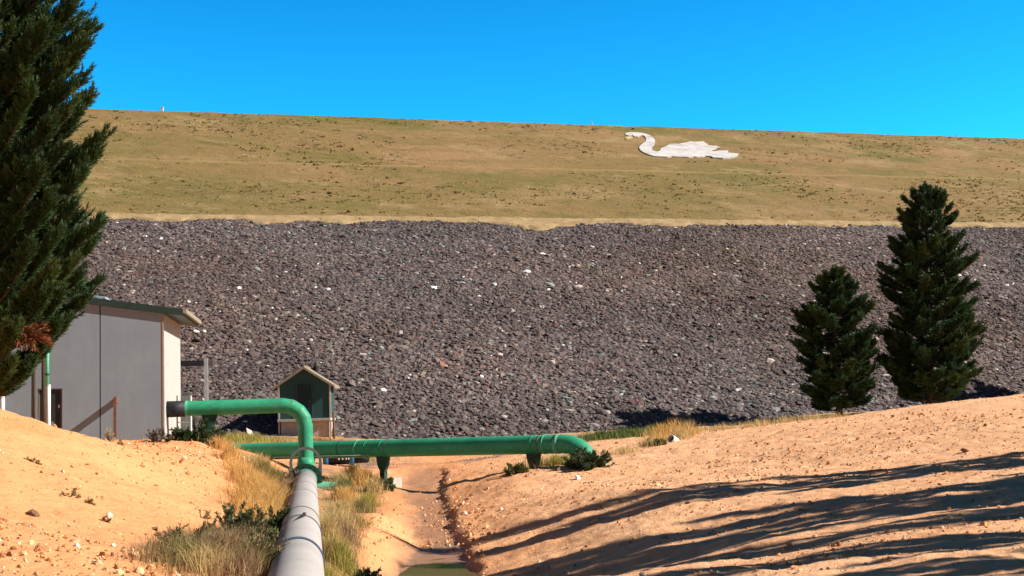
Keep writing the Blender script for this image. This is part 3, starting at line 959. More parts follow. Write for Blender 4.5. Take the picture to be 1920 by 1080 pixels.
strip('brown_brush', 'brown and olive scrubby undergrowth at the bottom left of the grey pipe', [
    (px, py, d, int(nb * 0.7), h * 0.82, sp_, c_, w_) for px, py, d, nb, h, sp_, c_, w_ in [
    (320, 1060, 17.6, 300, 0.36, 0.45, BROWN, .011), (355, 1040, 18.4, 380, 0.48, 0.45, BROWN, .011), (400, 1015, 20.0, 420, 0.55, 0.5, BROWN, .011), (345, 1085, 16.6, 420, 0.46, 0.5, OLIVE, .011),
    (395, 1060, 17.8, 520, 0.6, 0.5, OLIVE, .011), (440, 1030, 20.0, 520, 0.62, 0.5, OLIVE, .011), (430, 1075, 17.2, 520, 0.6, 0.5, BROWN, .011), (470, 1050, 19.0, 520, 0.6, 0.45, STRAW, .011), (480, 1085, 17.0, 420, 0.5, 0.4, OLIVE, .011),
    (455, 1005, 22.5, 420, 0.55, 0.45, BROWN, .012), (490, 1025, 21.5, 380, 0.55, 0.4, OLIVE, .012), (505, 1000, 25, 300, 0.5, 0.4, STRAW, .013), (300, 1085, 16.4, 260, 0.3, 0.5, BROWN, .011), (395, 1095, 16.2, 420, 0.5, 0.5, STRAW, .011), (460, 1100, 16.2, 420, 0.5, 0.4, BROWN, .011)]])
strip('yellow_grass', 'yellow-green grass on the strip between the grey pipe and the ditch', [
    (612, 1040, 21.3, 360, 0.42, 0.22, YGRN, .013), (613, 1000, 24.5, 360, 0.42, 0.25, STRAW, .013), (612, 965, 28, 300, 0.42, 0.28, STRAW, .014), (622, 1020, 23, 320, 0.4, 0.3, BROWN, .013), (640, 1045, 21.3, 360, 0.42, 0.3, YGRN, .013), (645, 985, 26.5, 340, 0.45, 0.35, STRAW, .014),
    (632, 1060, 20, 520, 0.46, 0.32, YGRN, .013), (640, 1020, 23, 520, 0.48, 0.34, YGRN, .013), (630, 980, 27, 460, 0.5, 0.38, STRAW, .014), (635, 945, 31, 360, 0.45, 0.45, STRAW, .015),
    (622, 1078, 18.7, 420, 0.42, 0.3, YGRN, .012), (650, 1075, 19, 380, 0.34, 0.3, OLIVE, .012), (655, 1000, 25, 220, 0.3, 0.35, BROWN, .014), (655, 960, 29, 240, 0.38, 0.4, BROWN, .015),
    (650, 915, 39, 300, 0.5, 0.5, GOLD, .018), (665, 930, 36, 260, 0.4, 0.4, STRAW, .018), (680, 950, 32.5, 240, 0.36, 0.4, OLIVE, .016), (640, 892, 44, 280, 0.42, 0.6, STRAW, .02),
    (660, 890, 45, 340, 0.5, 0.5, GOLD, .02), (680, 893, 44, 380, 0.5, 0.5, GOLD, .02), (700, 905, 42, 260, 0.4, 0.45, STRAW, .02), (690, 925, 38, 240, 0.42, 0.4, YGRN, .018), (640, 905, 42, 240, 0.4, 0.5, OLIVE, .02), (670, 970, 29.5, 160, 0.3, 0.4, YGRN, .015)])
strip('outlet_grass', 'golden grass tufts round the white outlet pipe and behind the green pipe end', [
    (1240, 838, 48.5, 170, 0.38, 0.6, GOLD, .022), (1275, 835, 49, 190, 0.38, 0.6, STRAW, .022), (1265, 812, 57, 150, 0.7, 1.0, GOLD, .03), (1235, 815, 58, 90, 0.6, 0.9, GOLD, .03), (1300, 825, 51, 110, 0.35, 0.7, GOLD, .022),
    (1290, 808, 57, 90, 0.6, 0.8, STRAW, .03), (1220, 848, 46, 200, 0.3, 0.7, STRAW, .02), (1170, 852, 44, 160, 0.25, 0.8, STRAW, .02), (1000, 880, 42, 160, 0.3, 0.8, STRAW, .02), (1040, 875, 42, 220, 0.35, 0.7, YGRN, .02), (1060, 872, 42, 180, 0.3, 0.5, YGRN, .02),
    (1170, 818, 66, 420, 0.45, 3.0, GRN, .05), (1230, 816, 66, 420, 0.45, 2.6, GRN, .05), (1130, 819, 66, 320, 0.4, 2.0, GRN, .05),
    (1420, 800, 57, 160, 0.35, 1.5, STRAW, .03), (1470, 797, 58, 180, 0.4, 1.5, STRAW, .03), (1520, 793, 58, 180, 0.4, 1.5, STRAW, .03), (1560, 788, 58, 120, 0.35, 1.5, STRAW, .03), (1350, 808, 57, 140, 0.35, 1.5, STRAW, .03)])
strip('verge_grass', 'short green and straw grass on the flat behind the green cross pipe', [
    (430, 824, 58, 400, 0.35, 1.6, YGRN, .03), (480, 822, 60, 500, 0.35, 2.0, YGRN, .03), (540, 824, 62, 300, 0.3, 1.8, STRAW, .03), (600, 822, 66, 260, 0.3, 2, OLIVE, .03), (700, 860, 60, 160, 0.25, 2, STRAW, .03), (500, 830, 54, 240, 0.3, 1.2, OLIVE, .03)])


def shrub(px, py, d, h, r, n, label, ca, nn=26, nlen=0.09, nw=0.02, group=None, name='shrub', flat=1.0, cat='shrub'):
    q = ground_at(px, py, d)
    root = empty(name, q, label, cat, group)
    a = rng.uniform(0, 6.283, n); el = np.arccos(rng.uniform(0.12, 1.0, n))
    D = np.stack((np.sin(el) * np.cos(a) * r, np.sin(el) * np.sin(a) * r, np.cos(el) * h * flat), 1) * rng.uniform(0.65, 1.05, (n, 1))
    base = q + np.stack((np.cos(a), np.sin(a), 0 * a), 1) * 0.12 * r
    L = np.linalg.norm(D, axis=1)
    u = np.linspace(0, 1, 4)
    v, f = tubes([b + dd * u[:, None] for b, dd in zip(base, D)], [np.linspace(0.014, 0.004, 4)] * n, 4)
    mesh_np('stems', v, f, M_bark, root)
    # side shoots
    S = [base]; DD = [D]; LL = [L]
    for k in range(4):
        t = rng.uniform(0.35, 0.95, n)
        S.append(base + D * t[:, None]); DD.append(unit(D) + rng.normal(size=(n, 3)) * 0.5 + np.array((0, 0, 0.25))); LL.append(L * rng.uniform(0.2, 0.4, n))
    S = np.concatenate(S); DD = np.concatenate(DD); LL = np.concatenate(LL)
    cc = np.array(ca)[rng.integers(0, len(ca), len(S))]
    v, f, c = brush(S, DD, LL, nn, nlen, nw, cc, (0.5, 1.2), 0.15)
    mesh_np('foliage', v, f, M_leaf, root, col=c)
    return root


DKG = [(0.035, 0.065, 0.022), (0.05, 0.085, 0.03), (0.06, 0.08, 0.035)]
GRG = [(0.07, 0.10, 0.05), (0.05, 0.085, 0.03), (0.10, 0.12, 0.06)]
OLG = [(0.12, 0.12, 0.04), (0.17, 0.15, 0.06), (0.09, 0.10, 0.03)]
shrub(350, 828, 41.2, 0.62, 0.75, 46, 'leafy dark green shrub against the white side wall of the building', DKG, 24, .1, .035)
shrub(385, 826, 41.5, 0.95, 0.65, 46, 'upright spiky green shrub under the pipe bracket beside the building', DKG, 26, .11, .028)
shrub(298, 832, 39.5, 0.5, 0.4, 22, 'low purplish dead bush at the foot of the building corner', [(0.10, 0.07, 0.06), (0.16, 0.10, 0.07)], 14, .07, .02)
shrub(1100, 872, 40.2, 0.62, 0.75, 70, 'bushy blue-green shrub where the green cross pipe enters the ground', GRG, 30, .1, .022)
shrub(968, 886, 40.5, 0.4, 0.4, 26, 'small green weed just left of the right-hand pipe support', OLG, 20, .09, .022)
shrub(445, 1008, 22.6, 0.72, 0.6, 60, 'green feathery shrub beside the golden grass left of the grey pipe', GRG, 30, .07, .014)
shrub(500, 1048, 20.2, 0.75, 0.42, 60, 'dark ivy-like shrub pressed against the left side of the grey pipe', DKG, 22, .07, .026)
shrub(527, 1000, 24.6, 0.62, 0.42, 44, 'dark scraggly shrub against the grey pipe below the golden grass', DKG, 18, .07, .02)
shrub(420, 1035, 19.0, 0.62, 0.6, 60, 'wiry olive scrub in the middle of the brown undergrowth', OLG, 22, .06, .012)
shrub(345, 1060, 17.6, 0.5, 0.5, 50, 'wiry reddish-brown scrub at the left end of the brown undergrowth', [(0.26, 0.15, 0.09), (0.34, 0.21, 0.13), (0.18, 0.15, 0.06)], 22, .06, .012)
shrub(470, 1078, 17.4, 0.6, 0.5, 50, 'wiry mixed scrub in the undergrowth nearest the camera beside the grey pipe', [(0.26, 0.2, 0.09), (0.16, 0.15, 0.05), (0.34, 0.22, 0.13)], 22, .06, .012)
shrub(682, 1030, 23.0, 0.42, 0.32, 40, 'upper dark green weed on the ditch bank', DKG, 24, .07, .022)
shrub(686, 1058, 21.4, 0.4, 0.36, 44, 'lower dark green weed on the ditch bank, nearest the water', DKG, 26, .06, .022)
shrub(727, 905, 42.5, 0.5, 0.3, 18, 'small bright green shrub beside the left pipe support footing', [(0.12, 0.15, 0.05), (0.08, 0.12, 0.03)], 20, .09, .022)
shrub(1232, 852, 46.0, 0.28, 0.5, 30, 'low olive bush in front of the white outlet pipe', OLG, 22, .09, .024)
shrub(640, 922, 39.5, 0.35, 0.35, 24, 'dark scrub at the open end of the green branch pipe', [(0.05, 0.055, 0.03), (0.08, 0.07, 0.04)], 18, .08, .022)
shrub(545, 900, 42, 0.45, 0.5, 26, 'grey-brown twiggy bush left of the steel ring', [(0.20, 0.15, 0.10), (0.28, 0.2, 0.13)], 14, .08, .018)
for px, py, d, h, lab in [(55, 835, 25, .16, 'dry weed highest on the orange mound'), (72, 846, 25, .14, 'dry weed just below the highest one on the orange mound'), (130, 912, 22, .24, 'largest green weed on the face of the orange mound'),
                          (168, 926, 22, .16, 'green weed just right of the largest weed on the mound'), (380, 955, 25.5, .3, 'thin upright weed near the right foot of the orange mound'), (205, 832, 36, .5, 'straw-coloured tuft at the brow of the mound by the rusty post'),
                          (230, 842, 35, .25, 'olive tuft on the mound right of the straw-coloured tuft'), (440, 905, 36, .32, 'dark weed at the edge between mound and golden grass'), (198, 975, 20.5, .12, 'tiny weed low on the orange mound')]:
    shrub(px, py, d, h, h * 0.75 if px != 205 else 0.18, 9, lab, [(0.26, 0.20, 0.08), (0.20, 0.17, 0.06), (0.30, 0.19, 0.09)] if px not in (205,) else [(0.45, 0.36, 0.18)], 9, .05, .01, 'small weeds on the mound', 'weed', cat='weed')

# ------------------------------------------------------------------ pipes
def mat_paint(name, c, rust=0.35):
    t = NT(name)
    co = t.coord()
    n1 = t.noise(co, 1.4, 6, 0.7); n2 = t.noise(co, 7, 6, 0.75)
    cc = t.mix(c, tuple(v * 0.72 for v in c), t.ramp(n1, [(0.42, 0.0), (0.65, 0.8)]))
    cc = t.mix(cc, tuple(min(1, v * 1.25 + 0.03) for v in c), t.ramp(n2, [(0.52, 0.0), (0.72, 0.6)]))
    cc = t.mix(cc, (0.30, 0.36, 0.24), t.ramp(t.noise(t.coord((1, 1, 2.5)), 2.2, 8, 0.8, 0.8), [(0.55, 0.0), (0.72, 0.4)]))
    cc = t.mix(cc, (0.13, 0.085, 0.045), t.ramp(t.noise(co, 4, 8, 0.82, 0.6), [(0.56, 0.0), (0.66, min(0.85, rust * 1.8))]))
    t.base(cc, 0.5)
    t.bump(n2, 0.15, 0.01)
    return t.m


M_green = mat_paint('green_paint', (0.032, 0.30, 0.16))
M_green2 = mat_paint('pale_green_paint', (0.10, 0.44, 0.28), 0.5)
M_dkgreen = mat_paint('dark_green_paint', (0.012, 0.055, 0.033))
M_grey = mat_simple('galvanised', (0.15, 0.155, 0.15), (0.10, 0.105, 0.105), 5, 0.6, 0.1)
M_black = mat_simple('black_rubber', (0.022, 0.024, 0.028), (0.012, 0.013, 0.016), 6, 0.6)
M_white = mat_simple('white_paint', (0.72, 0.71, 0.69), (0.6, 0.58, 0.55), 5, 0.6)
M_rust = mat_simple('rust', (0.21, 0.10, 0.065), (0.12, 0.06, 0.04), 8, 0.9, 0.3)
M_conc = mat_simple('pale_concrete', (0.46, 0.41, 0.35), (0.34, 0.30, 0.25), 4, 0.9, 0.3)
M_brown = mat_simple('brown_timber', (0.085, 0.06, 0.035), (0.05, 0.035, 0.022), 7, 0.9, 0.3, stretch=(4, 4, 0.6))

t = NT('grey_pipe')
co = t.coord()
n1 = t.noise(co, 0.9, 6, 0.7); n2 = t.noise(co, 9, 6, 0.75)
cc = t.ramp(n1, [(0.3, (0.315, 0.29, 0.275)), (0.7, (0.39, 0.365, 0.345))])
cc = t.mix(cc, (0.23, 0.19, 0.17), t.ramp(n2, [(0.55, 0.0), (0.75, 0.6)]))
cc = t.mix(cc, (0.17, 0.12, 0.085), t.ramp(t.noise(co, 3, 8, 0.8, 1.0), [(0.57, 0.0), (0.72, 0.7)]))
t.base(cc, 0.75)
t.bump(n2, 0.2, 0.01)
M_pipe = t.m

YAW = 8.9
PYAW = 9.45
ppv = np.array((-math.sin(R(PYAW)), math.cos(R(PYAW)), 0.0))
pv = np.array((-math.sin(R(YAW)), math.cos(R(YAW)), 0.0))      # along the grey pipe
sv = np.array((math.cos(R(YAW)), math.sin(R(YAW)), 0.0))       # to the right of it
E = P(573, 917, 43.0)                                            # axis end of the grey pipe
E[2] = CZ - 2.42 + 0.0
RP = 0.375
E[2] = CZ - 2.06 - 0.06


def ga(s):  # point on the grey pipe axis, s metres back from its end
    return E - ppv * s


# check the near end: the axis should pass below photo x 555 at the bottom edge
root = empty('grey_water_pipe', ga(38) - np.array((0, 0, RP)), 'thick pale grey concrete-coated pipe running away from the bottom of the picture', 'pipe')
m = MB(); m.tube([ga(38), ga(28), ga(18), ga(8), ga(0.25)], RP, 40); m.build('pipe_body', M_pipe, root, True, True)
M_blue_band = mat_simple('blue_grey_band', (0.10, 0.13, 0.19), (0.07, 0.085, 0.12), 8, 0.5)
M_dark_band = mat_simple('dark_band', (0.16, 0.15, 0.145), (0.11, 0.10, 0.10), 8, 0.8)
for s, w, mt, k in ((25.0, 0.16, M_blue_band, 0.022), (20.6, 0.12, M_dark_band, 0.014), (18.3, 0.10, M_dark_band, 0.012), (12.2, 0.06, M_pipe, 0.012), (8.2, 0.06, M_pipe, 0.012), (4.2, 0.06, M_pipe, 0.012)):  # raised rings
    m = MB(); m.tube([ga(s + w / 2), ga(s - w / 2)], RP + k, 40); o = m.build('pipe_band', mt, root, True, True)
    if mt is M_blue_band: o['label'] = 'blue-grey band'
for s in (30, 22, 14, 6):
    q = ga(s); m = MB(); m.box((-0.3, -0.15, -RP - 0.35), (0.3, 0.15, -RP + 0.12))
    o = m.build('saddle', M_conc, root); o.location = root.matrix_world.inverted() @ Vector(q) if False else Vector(q) - root.location; o.rotation_euler = (0, 0, R(YAW))

# flange and steel ring, riser
m = MB(); m.tube([ga(0.3), ga(0.12)], RP + 0.03, 40); o = m.build('end_collar', M_green2, root, True, True); o['label'] = 'pale green collar at the far end'
m = MB(); m.annulus(ga(0.02), pv, 0.58, 0.30, 0.12, 40)
o = m.build('end_flange', M_dkgreen, root, True); o['label'] = 'dark green bolted flange'
for k in range(16):
    a = 2 * math.pi * k / 16
    q = ga(0.02) + sv * math.cos(a) * 0.5 + np.array((0, 0, 1)) * math.sin(a) * 0.5
    m = MB(); m.tube([q - pv * 0.1, q + pv * 0.1], 0.028, 6); m.build('flange_bolt', M_dkgreen, root, True)

rg = ga(-0.14); rc = P(573, 868, rg[1])
root = empty('steel_ring', (rg[0], rg[1], rc[2] - 0.65), 'flat grey steel ring standing on end over the far end of the grey pipe', 'ring')
m = MB(); m.annulus((rc[0], rg[1], rc[2]), pv, 0.56, 0.46, 0.05, 48); m.build('ring', M_grey, root, True)
for x0, x1, z0, z1 in ((0.40, 0.555, -0.75, 0.0), (-0.55, -0.46, -0.55, -0.1)):
    m = MB(); vs = []
    for yy in (-0.02, 0.02):
        for x, z in ((x0, z0), (x1, z0), (x1, z1), (x0 + (0.06 if x0 > 0 else 0), z1)):
            vs.append(np.array((rc[0], rg[1], rc[2])) + sv * x + pv * yy + np.array((0, 0, z)))
    m.add(vs, [(0, 1, 2, 3), (7, 6, 5, 4), (0, 4, 5, 1), (1, 5, 6, 2), (2, 6, 7, 3), (3, 7, 4, 0)])
    m.build('side_plate', M_grey, root, True)

# riser
RD = 43.9; RR = 0.265
rx = P(572.5, 800, RD)
zb = P(572.5, 905, RD)[2]
ze = P(540, 760, RD)[2]
root = empty('green_riser_pipe', (rx[0], rx[1], zb), 'green pipe rising beyond the steel ring and bending left into the building wall', 'pipe')
UP = np.array((0, 0, 1.0))
c0 = np.array((rx[0], rx[1], 0.0))
er = 0.78
bend = []
for a in (0, 22.5, 45, 67.5, 90):
    bend.append(c0 - sv * er + sv * er * math.cos(R(a)) + UP * (ze - er + er * math.sin(R(a))))
left = P(345, 766, 43.0)
Lr = float((left - c0)[:2] @ (-sv[:2]))
m = MB()
m.tube([c0 + UP * (zb + 0.55), c0 + UP * (zb + 1.2)] + bend + [c0 - sv * Lr + UP * ze], RR, 28)
m.build('riser', M_green, root, True)
for o in root.children:
    me = o.data
    me.polygons.foreach_set('use_smooth', [False] * len(me.polygons))
m = MB(); m.tube([c0 + UP * (zb - 0.3), c0 + UP * (zb + 0.25), c0 + UP * (zb + 0.68), c0 + UP * (zb + 0.9)], [0.34, 0.335, 0.315, RR + 0.004], 28)
m.build('reducer', M_green, root, True, True)
m = MB(); m.tube([c0 - sv * (Lr - 0.02) + UP * ze, c0 - sv * (Lr + 0.72) + UP * ze], RR + 0.02, 28)
o = m.build('rubber_sleeve', M_black, root, True, True); o['label'] = 'black sleeve where the pipe enters the wall'
m = MB(); m.annulus(c0 - sv * (Lr - 0.05) + UP * ze, sv, RR + 0.012, RR - 0.05, 0.12, 28); m.build('end_band', M_green2, root, True)
# bracket below the horizontal run
q = c0 - sv * (Lr - 0.85) + UP * ze
m = MB()
prof = [(-0.16, -1.5), (0.16, -1.5), (0.16, -0.62), (0.30, -0.18), (-0.30, -0.18), (-0.16, -0.62)]
m.prism(prof, -0.1, 0.1)
o = m.build('bracket', M_dkgreen, root); o.rotation_euler = (0, 0, R(YAW)); o.location = Vector(q) - root.location
# branch stub to the right
b0 = ga(-0.1) + sv * 0.35 + UP * -0.12; b0[2] = P(620, 914, b0[1])[2] + 0.02
b1 = b0 + sv * 1.05 - UP * 0.05 - pv * 0.35
m = MB(); m.tube([b0 - sv * 0.2, b0, b1], 0.20, 22); o = m.build('branch_pipe', M_green2, root, True, True); o['label'] = 'pale green branch leaving to the right near the ground'
m = MB(); m.annulus(b1, b1 - b0, 0.29, 0.1, 0.08, 26); m.build('branch_flange', M_dkgreen, root, True)

# cross pipe
RC = 0.315
ca_ = P(415, 848, 48.0); cb_ = P(1050, 832.5, 41.3)
cd = unit(cb_ - ca_)
root = empty('green_cross_pipe', np.array((0, 44, CZ - 2.0)), 'long green pipe crossing the ditch on two tapered supports', 'pipe')
el = []
e0 = cb_ + cd * 0.15
for a in (15, 30, 45, 58):
    el.append(e0 + cd * (1.0 * math.sin(R(a))) + UP * (-1.0 * (1 - math.cos(R(a)))))
dn = cd * math.cos(R(58)) - UP * math.sin(R(58))
dn2 = unit(cd * math.cos(R(50)) - UP * math.sin(R(50)))
m = MB(); m.tube([ca_ - cd * 1.2 - UP * 0.5, ca_ - cd * 0.3] + [ca_ + (cb_ - ca_) * k for k in (0.02, 0.3, 0.6, 0.9)] + [e0] + el + [el[-1] + dn * 1.2], RC, 28)
m.build('pipe_body', M_green, root, True, True)


def cross_at(px):
    lo, hi = 0.0, 1.0
    for _ in range(40):
        k = (lo + hi) / 2
        q = ca_ + (cb_ - ca_) * k
        qq = CMn.T @ (q - np.array((0, 0, CZ)))
        x = 960 + FPX * qq[0] / -qq[2]
        if x < px: lo = k
        else: hi = k
    return ca_ + (cb_ - ca_) * lo


for px, w, mt, k in ((672, 0.08, M_green2, 0.006), (690, 0.04, M_green, 0.012), (728, 0.03, M_rust, 0.006), (1013, 0.05, M_rust, 0.006), (1022, 0.05, M_green2, 0.015), (640, 0.03, M_dkgreen, 0.006)):
    q = cross_at(px); m = MB(); m.tube([q - cd * w / 2, q + cd * w / 2], RC + k, 28); m.build('pipe_band', mt, root, True, True)
q0, q1 = cross_at(1042), cross_at(1064)
m = MB(); m.tube([q0, q1], RC + 0.01, 28); o = m.build('pipe_band', M_green2, root, True, True); o['label'] = 'wide pale green coupling near the right end'


def support(px, py_foot, foot):
    q = cross_at(px)
    zf = gz(q[0], q[1])[0] - q[2] - 0.1
    if foot: zf = min(zf, -1.05)
    prof = [(-0.10, zf), (0.10, zf), (0.10, -0.78), (0.19, -0.62), (0.26, -0.2), (-0.26, -0.2), (-0.19, -0.62), (-0.10, -0.78)]
    m = MB(); m.prism(prof, -0.10, 0.10)
    o = m.build('support_leg', M_dkgreen, root); o.location = Vector(q) - root.location; o.rotation_euler = (0, 0, math.atan2(cd[1], cd[0]))
    m = MB(); m.tube([q - cd * 0.03, q + cd * 0.03], RC + 0.006, 28); m.build('support_band', M_green, root, True, True)
    m = MB(); m.box((-0.22, -0.2, zf - 0.02), (0.22, 0.2, zf + 0.04)); o2 = m.build('base_plate', M_dkgreen, root); o2.location = o.location; o2.rotation_euler = o.rotation_euler
    if foot:
        m = MB(); m.box((0.13, -0.3, zf - 0.5), (0.58, 0.3, zf + 0.24)); o2 = m.build('footing', M_conc, root, bevel=0.02); o2.location = o.location; o2.rotation_euler = o.rotation_euler


support(718, 895, True)
support(1000, 882, False)
support(578, 890, False)

# thin conduit under the left half of the cross pipe
k0 = ca_ + cd * 0.3 - UP * 0.24; k1 = cross_at(700) - UP * 0.22
off = unit(np.cross(UP, cd)) * -1 * (RC - 0.06)
if off[1] > 0: off = -off
m = MB(); m.tube([k0 + off, k1 + off], 0.02, 8)
m.build('conduit', mat_simple('pale_conduit', (0.42, 0.40, 0.37), None, 5, 0.6), root, True, True)

# blue flanged valve behind the cross pipe
vq = P(640, 868, 51.0)
vz = gz(vq[0], vq[1])[0]
M_blue = mat_simple('blue_paint', (0.03, 0.20, 0.46), (0.02, 0.13, 0.33), 6, 0.5)
root = empty('valve_drum', (vq[0], vq[1], vz), 'dark valve drum with two blue flanges lying behind the green cross pipe', 'valve')
vc = np.array((vq[0], vq[1], vz + 0.42))
m = MB(); m.tube([vc - sv * 0.75, vc + sv * 0.55], 0.36, 24); m.build('drum', M_black, root, True, True)
for s in (-0.62, 0.42):
    m = MB(); m.tube([vc + sv * (s - 0.09), vc + sv * (s + 0.09)], 0.43, 24); m.build('blue_flange', M_blue, root, True, True)
m = MB(); m.tube([vc + sv * 0.55, vc + sv * 1.15 - UP * 0.2], [0.36, 0.14], 20); m.build('outlet_cone', M_black, root, True, True)
for s in (-0.1, 0.05, 0.2, 0.3):
    m = MB(); m.tube([vc + sv * s - pv * 0.37 - UP * 0.12, vc + sv * s - pv * 0.43 - UP * 0.12], 0.035, 8); m.build('bolt', M_white, root, True)

# white outlet pipe in the field
oq = ground_at(1262, 845, 47.0)
root = empty('outlet_pipe', oq, 'short white pipe stub with a dark open mouth sticking out of the orange field', 'pipe')
mc = P(1258, 822, 46.6)
dv = unit(np.array((-0.62, -0.62, 0.42)))
m = MB(); m.tube([np.array((mc[0], mc[1], oq[2] - 0.2)) - dv * 0.35 * np.array((1, 1, 0)), mc - dv * 0.28, mc], 0.155, 20, caps=False)
m.tube([mc, mc - dv * 0.25], 0.12, 20, caps=False); m.annulus(mc, dv, 0.155, 0.12, 0.01, 20)
m.build('pipe_body', M_white, root, True, True)
m = MB(); m.tube([mc - dv * 0.16, mc - dv * 0.18], 0.121, 20); m.build('mouth', M_black, root, True)  # black disc stands in for the darkness inside the open pipe

# rod leaning on the grey pipe
rq = P(571, 966, 22.4)
root = empty('iron_rod', rq, 'thin bent iron rod lying against the grey pipe', 'rod')
m = MB(); m.tube([rq + UP * 0.02, P(548, 982, 21.5), P(522, 1004, 20.9)], 0.028, 8); m.build('shaft', M_black, root, True, True)
m = MB(); m.tube([rq + UP * 0.05, rq - UP * 0.02], 0.03, 8); m.build('cap', M_rust, root, True)

# ------------------------------------------------------------------ concrete building
bd = 42.4
corner = P(308, 800, bd)
BZ = CZ - 0.95
H0 = P(308, 588, bd)[2] - BZ            # wall height at the corner
root = empty('concrete_building', (corner[0], corner[1], BZ), 'plain grey concrete building with a dark green sloping roof behind the orange mound', 'building', rz=R(YAW))
t = NT('building_concrete')
co = t.coord()
n1 = t.noise(co, 0.7, 6, 0.65); n2 = t.noise(t.coord((3, 3, 0.5)), 1.8, 5, 0.7)
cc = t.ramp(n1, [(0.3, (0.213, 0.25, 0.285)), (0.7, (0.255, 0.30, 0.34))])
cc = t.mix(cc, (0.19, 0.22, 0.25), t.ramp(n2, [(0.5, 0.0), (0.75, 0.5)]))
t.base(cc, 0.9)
t.bump(t.noise(co, 22, 4, 0.7), 0.12, 0.01)
M_bconc = t.m
M_seal = mat_simple('joint_seal', (0.035, 0.03, 0.028), None, 6, 0.9)
M_roof = mat_simple('dark_green_metal', (0.03, 0.052, 0.045), (0.022, 0.038, 0.033), 4, 0.5)
RS = 0.155
DEP = 5.0


def wtop(x): return H0 - RS * x


edges = [0.0, -2.12, -4.35, -6.6, -8.9]
dx0, dx1 = -4.16, -3.36       # door
dh = P(118, 728, bd - 0.6)[2] - BZ
for a, b in zip(edges[:-1], edges[1:]):
    x1, x0 = a - (0.02 if a else 0), b + 0.02
    m = MB()
    if x0 < dx0 and x1 > dx1:
        m.prism([(x0, -0.6), (dx0, -0.6), (dx0, dh), (dx1, dh), (dx1, -0.6), (x1, -0.6), (x1, wtop(x1)), (x0, wtop(x0))], 0, 0.16)
    else:
        m.prism([(x0, -0.6), (x1, -0.6), (x1, wtop(x1)), (x0, wtop(x0))], 0, 0.16)
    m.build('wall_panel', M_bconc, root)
    if b > -8:
        m = MB(); m.prism([(b - 0.03, -0.6), (b + 0.03, -0.6), (b + 0.03, wtop(b)), (b - 0.03, wtop(b))], 0.02, 0.14); m.build('joint_seal', M_seal, root)
m = MB(); m.prism([(-0.055, -0.6), (0.0, -0.6), (0.0, wtop(0) - 0.03), (-0.055, wtop(0) - 0.03)], -0.012, -0.002)
o = m.build('corner_strip', mat_simple('orange_sealant', (0.40, 0.24, 0.16), None, 6, 0.8), root)
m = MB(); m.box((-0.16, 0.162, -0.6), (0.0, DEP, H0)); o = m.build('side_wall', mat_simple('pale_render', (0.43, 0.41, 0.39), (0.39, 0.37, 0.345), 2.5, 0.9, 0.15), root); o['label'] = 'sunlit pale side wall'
m = MB(); m.box((-8.9, DEP - 0.16, -0.6), (-0.162, DEP, H0 - 0.1)); m.box((-8.9, 0.162, -0.6), (-8.74, DEP - 0.162, H0 + 1.2)); m.build('back_wall', M_bconc, root)
# door
m = MB(); m.box((dx0 + 0.05, 0.05, -0.5), (dx1 - 0.05, 0.09, dh - 0.05)); dr = m.build('door', mat_simple('dark_door', (0.035, 0.037, 0.042), (0.025, 0.026, 0.03), 3, 0.6), root)
m = MB()
m.box((dx0 - 0.002 + 0.002, 0.0, -0.5), (dx0 + 0.05, 0.12, dh)); m.box((dx1 - 0.05, 0.0, -0.5), (dx1, 0.12, dh)); m.box((dx0 + 0.05, 0.0, dh - 0.05), (dx1 - 0.05, 0.12, dh))
m.build('door_frame', mat_simple('maroon_frame', (0.07, 0.03, 0.025), None, 6, 0.7), dr)
M_sign = mat_simple('blue_white_sign', (0.34, 0.42, 0.55), (0.10, 0.17, 0.32), 9, 0.5)
for z0, z1, xo in ((1.02, 1.16, 0), (0.72, 0.86, 0.02), (0.50, 0.62, 0)):
    m = MB(); m.box((dx0 + 0.38 + xo, 0.035, z0), (dx0 + 0.50 + xo, 0.046, z1)); m.build('door_sign', M_sign, dr)
m = MB(); m.box((dx1 - 0.13, 0.02, 1.62), (dx1 - 0.09, 0.046, 1.72)); m.build('handle', M_white, dr)
# roof
m = MB()
xl_, xr_ = -9.4, 0.66
m.prism([(xl_, wtop(xl_) + 0.005), (xr_, wtop(xr_) + 0.005), (xr_, wtop(xr_) + 0.235), (xl_, wtop(xl_) + 0.235)], -0.10, DEP + 0.3)
rf = m.build('roof', M_roof, root)
m = MB()
for k in range(34):
    x = xl_ + 0.15 + k * 0.29
    m.prism([(x, wtop(x) + 0.237), (x + 0.04, wtop(x + 0.04) + 0.237), (x + 0.04, wtop(x) + 0.265), (x, wtop(x) + 0.265)], -0.09, DEP + 0.28)
m.build('roof_rib', M_roof, rf)
m = MB(); m.box((xr_ + 0.003, -0.09, wtop(xr_) + 0.10), (xr_ + 0.12, DEP + 0.28, wtop(xr_) + 0.245)); m.build('gutter', mat_simple('cream_gutter', (0.30, 0.27, 0.20), None, 5, 0.6), rf)
m = MB(); m.prism([(-3.0, wtop(-3.0) + 0.24), (-2.15, wtop(-2.15) + 0.24), (-2.15, wtop(-2.15) + 0.42), (-3.0, wtop(-3.0) + 0.42)], 1.2, 2.4); m.build('roof_light', mat_simple('pale_glassfibre', (0.42, 0.50, 0.54), None, 5, 0.4), rf)

# rusty post with a beam out of the wall (its shadow crosses the wall)
w0 = np.array((corner[0], corner[1], 0))
def wl(x, y, z): return w0 + sv * x + pv * y + UP * (BZ + z)


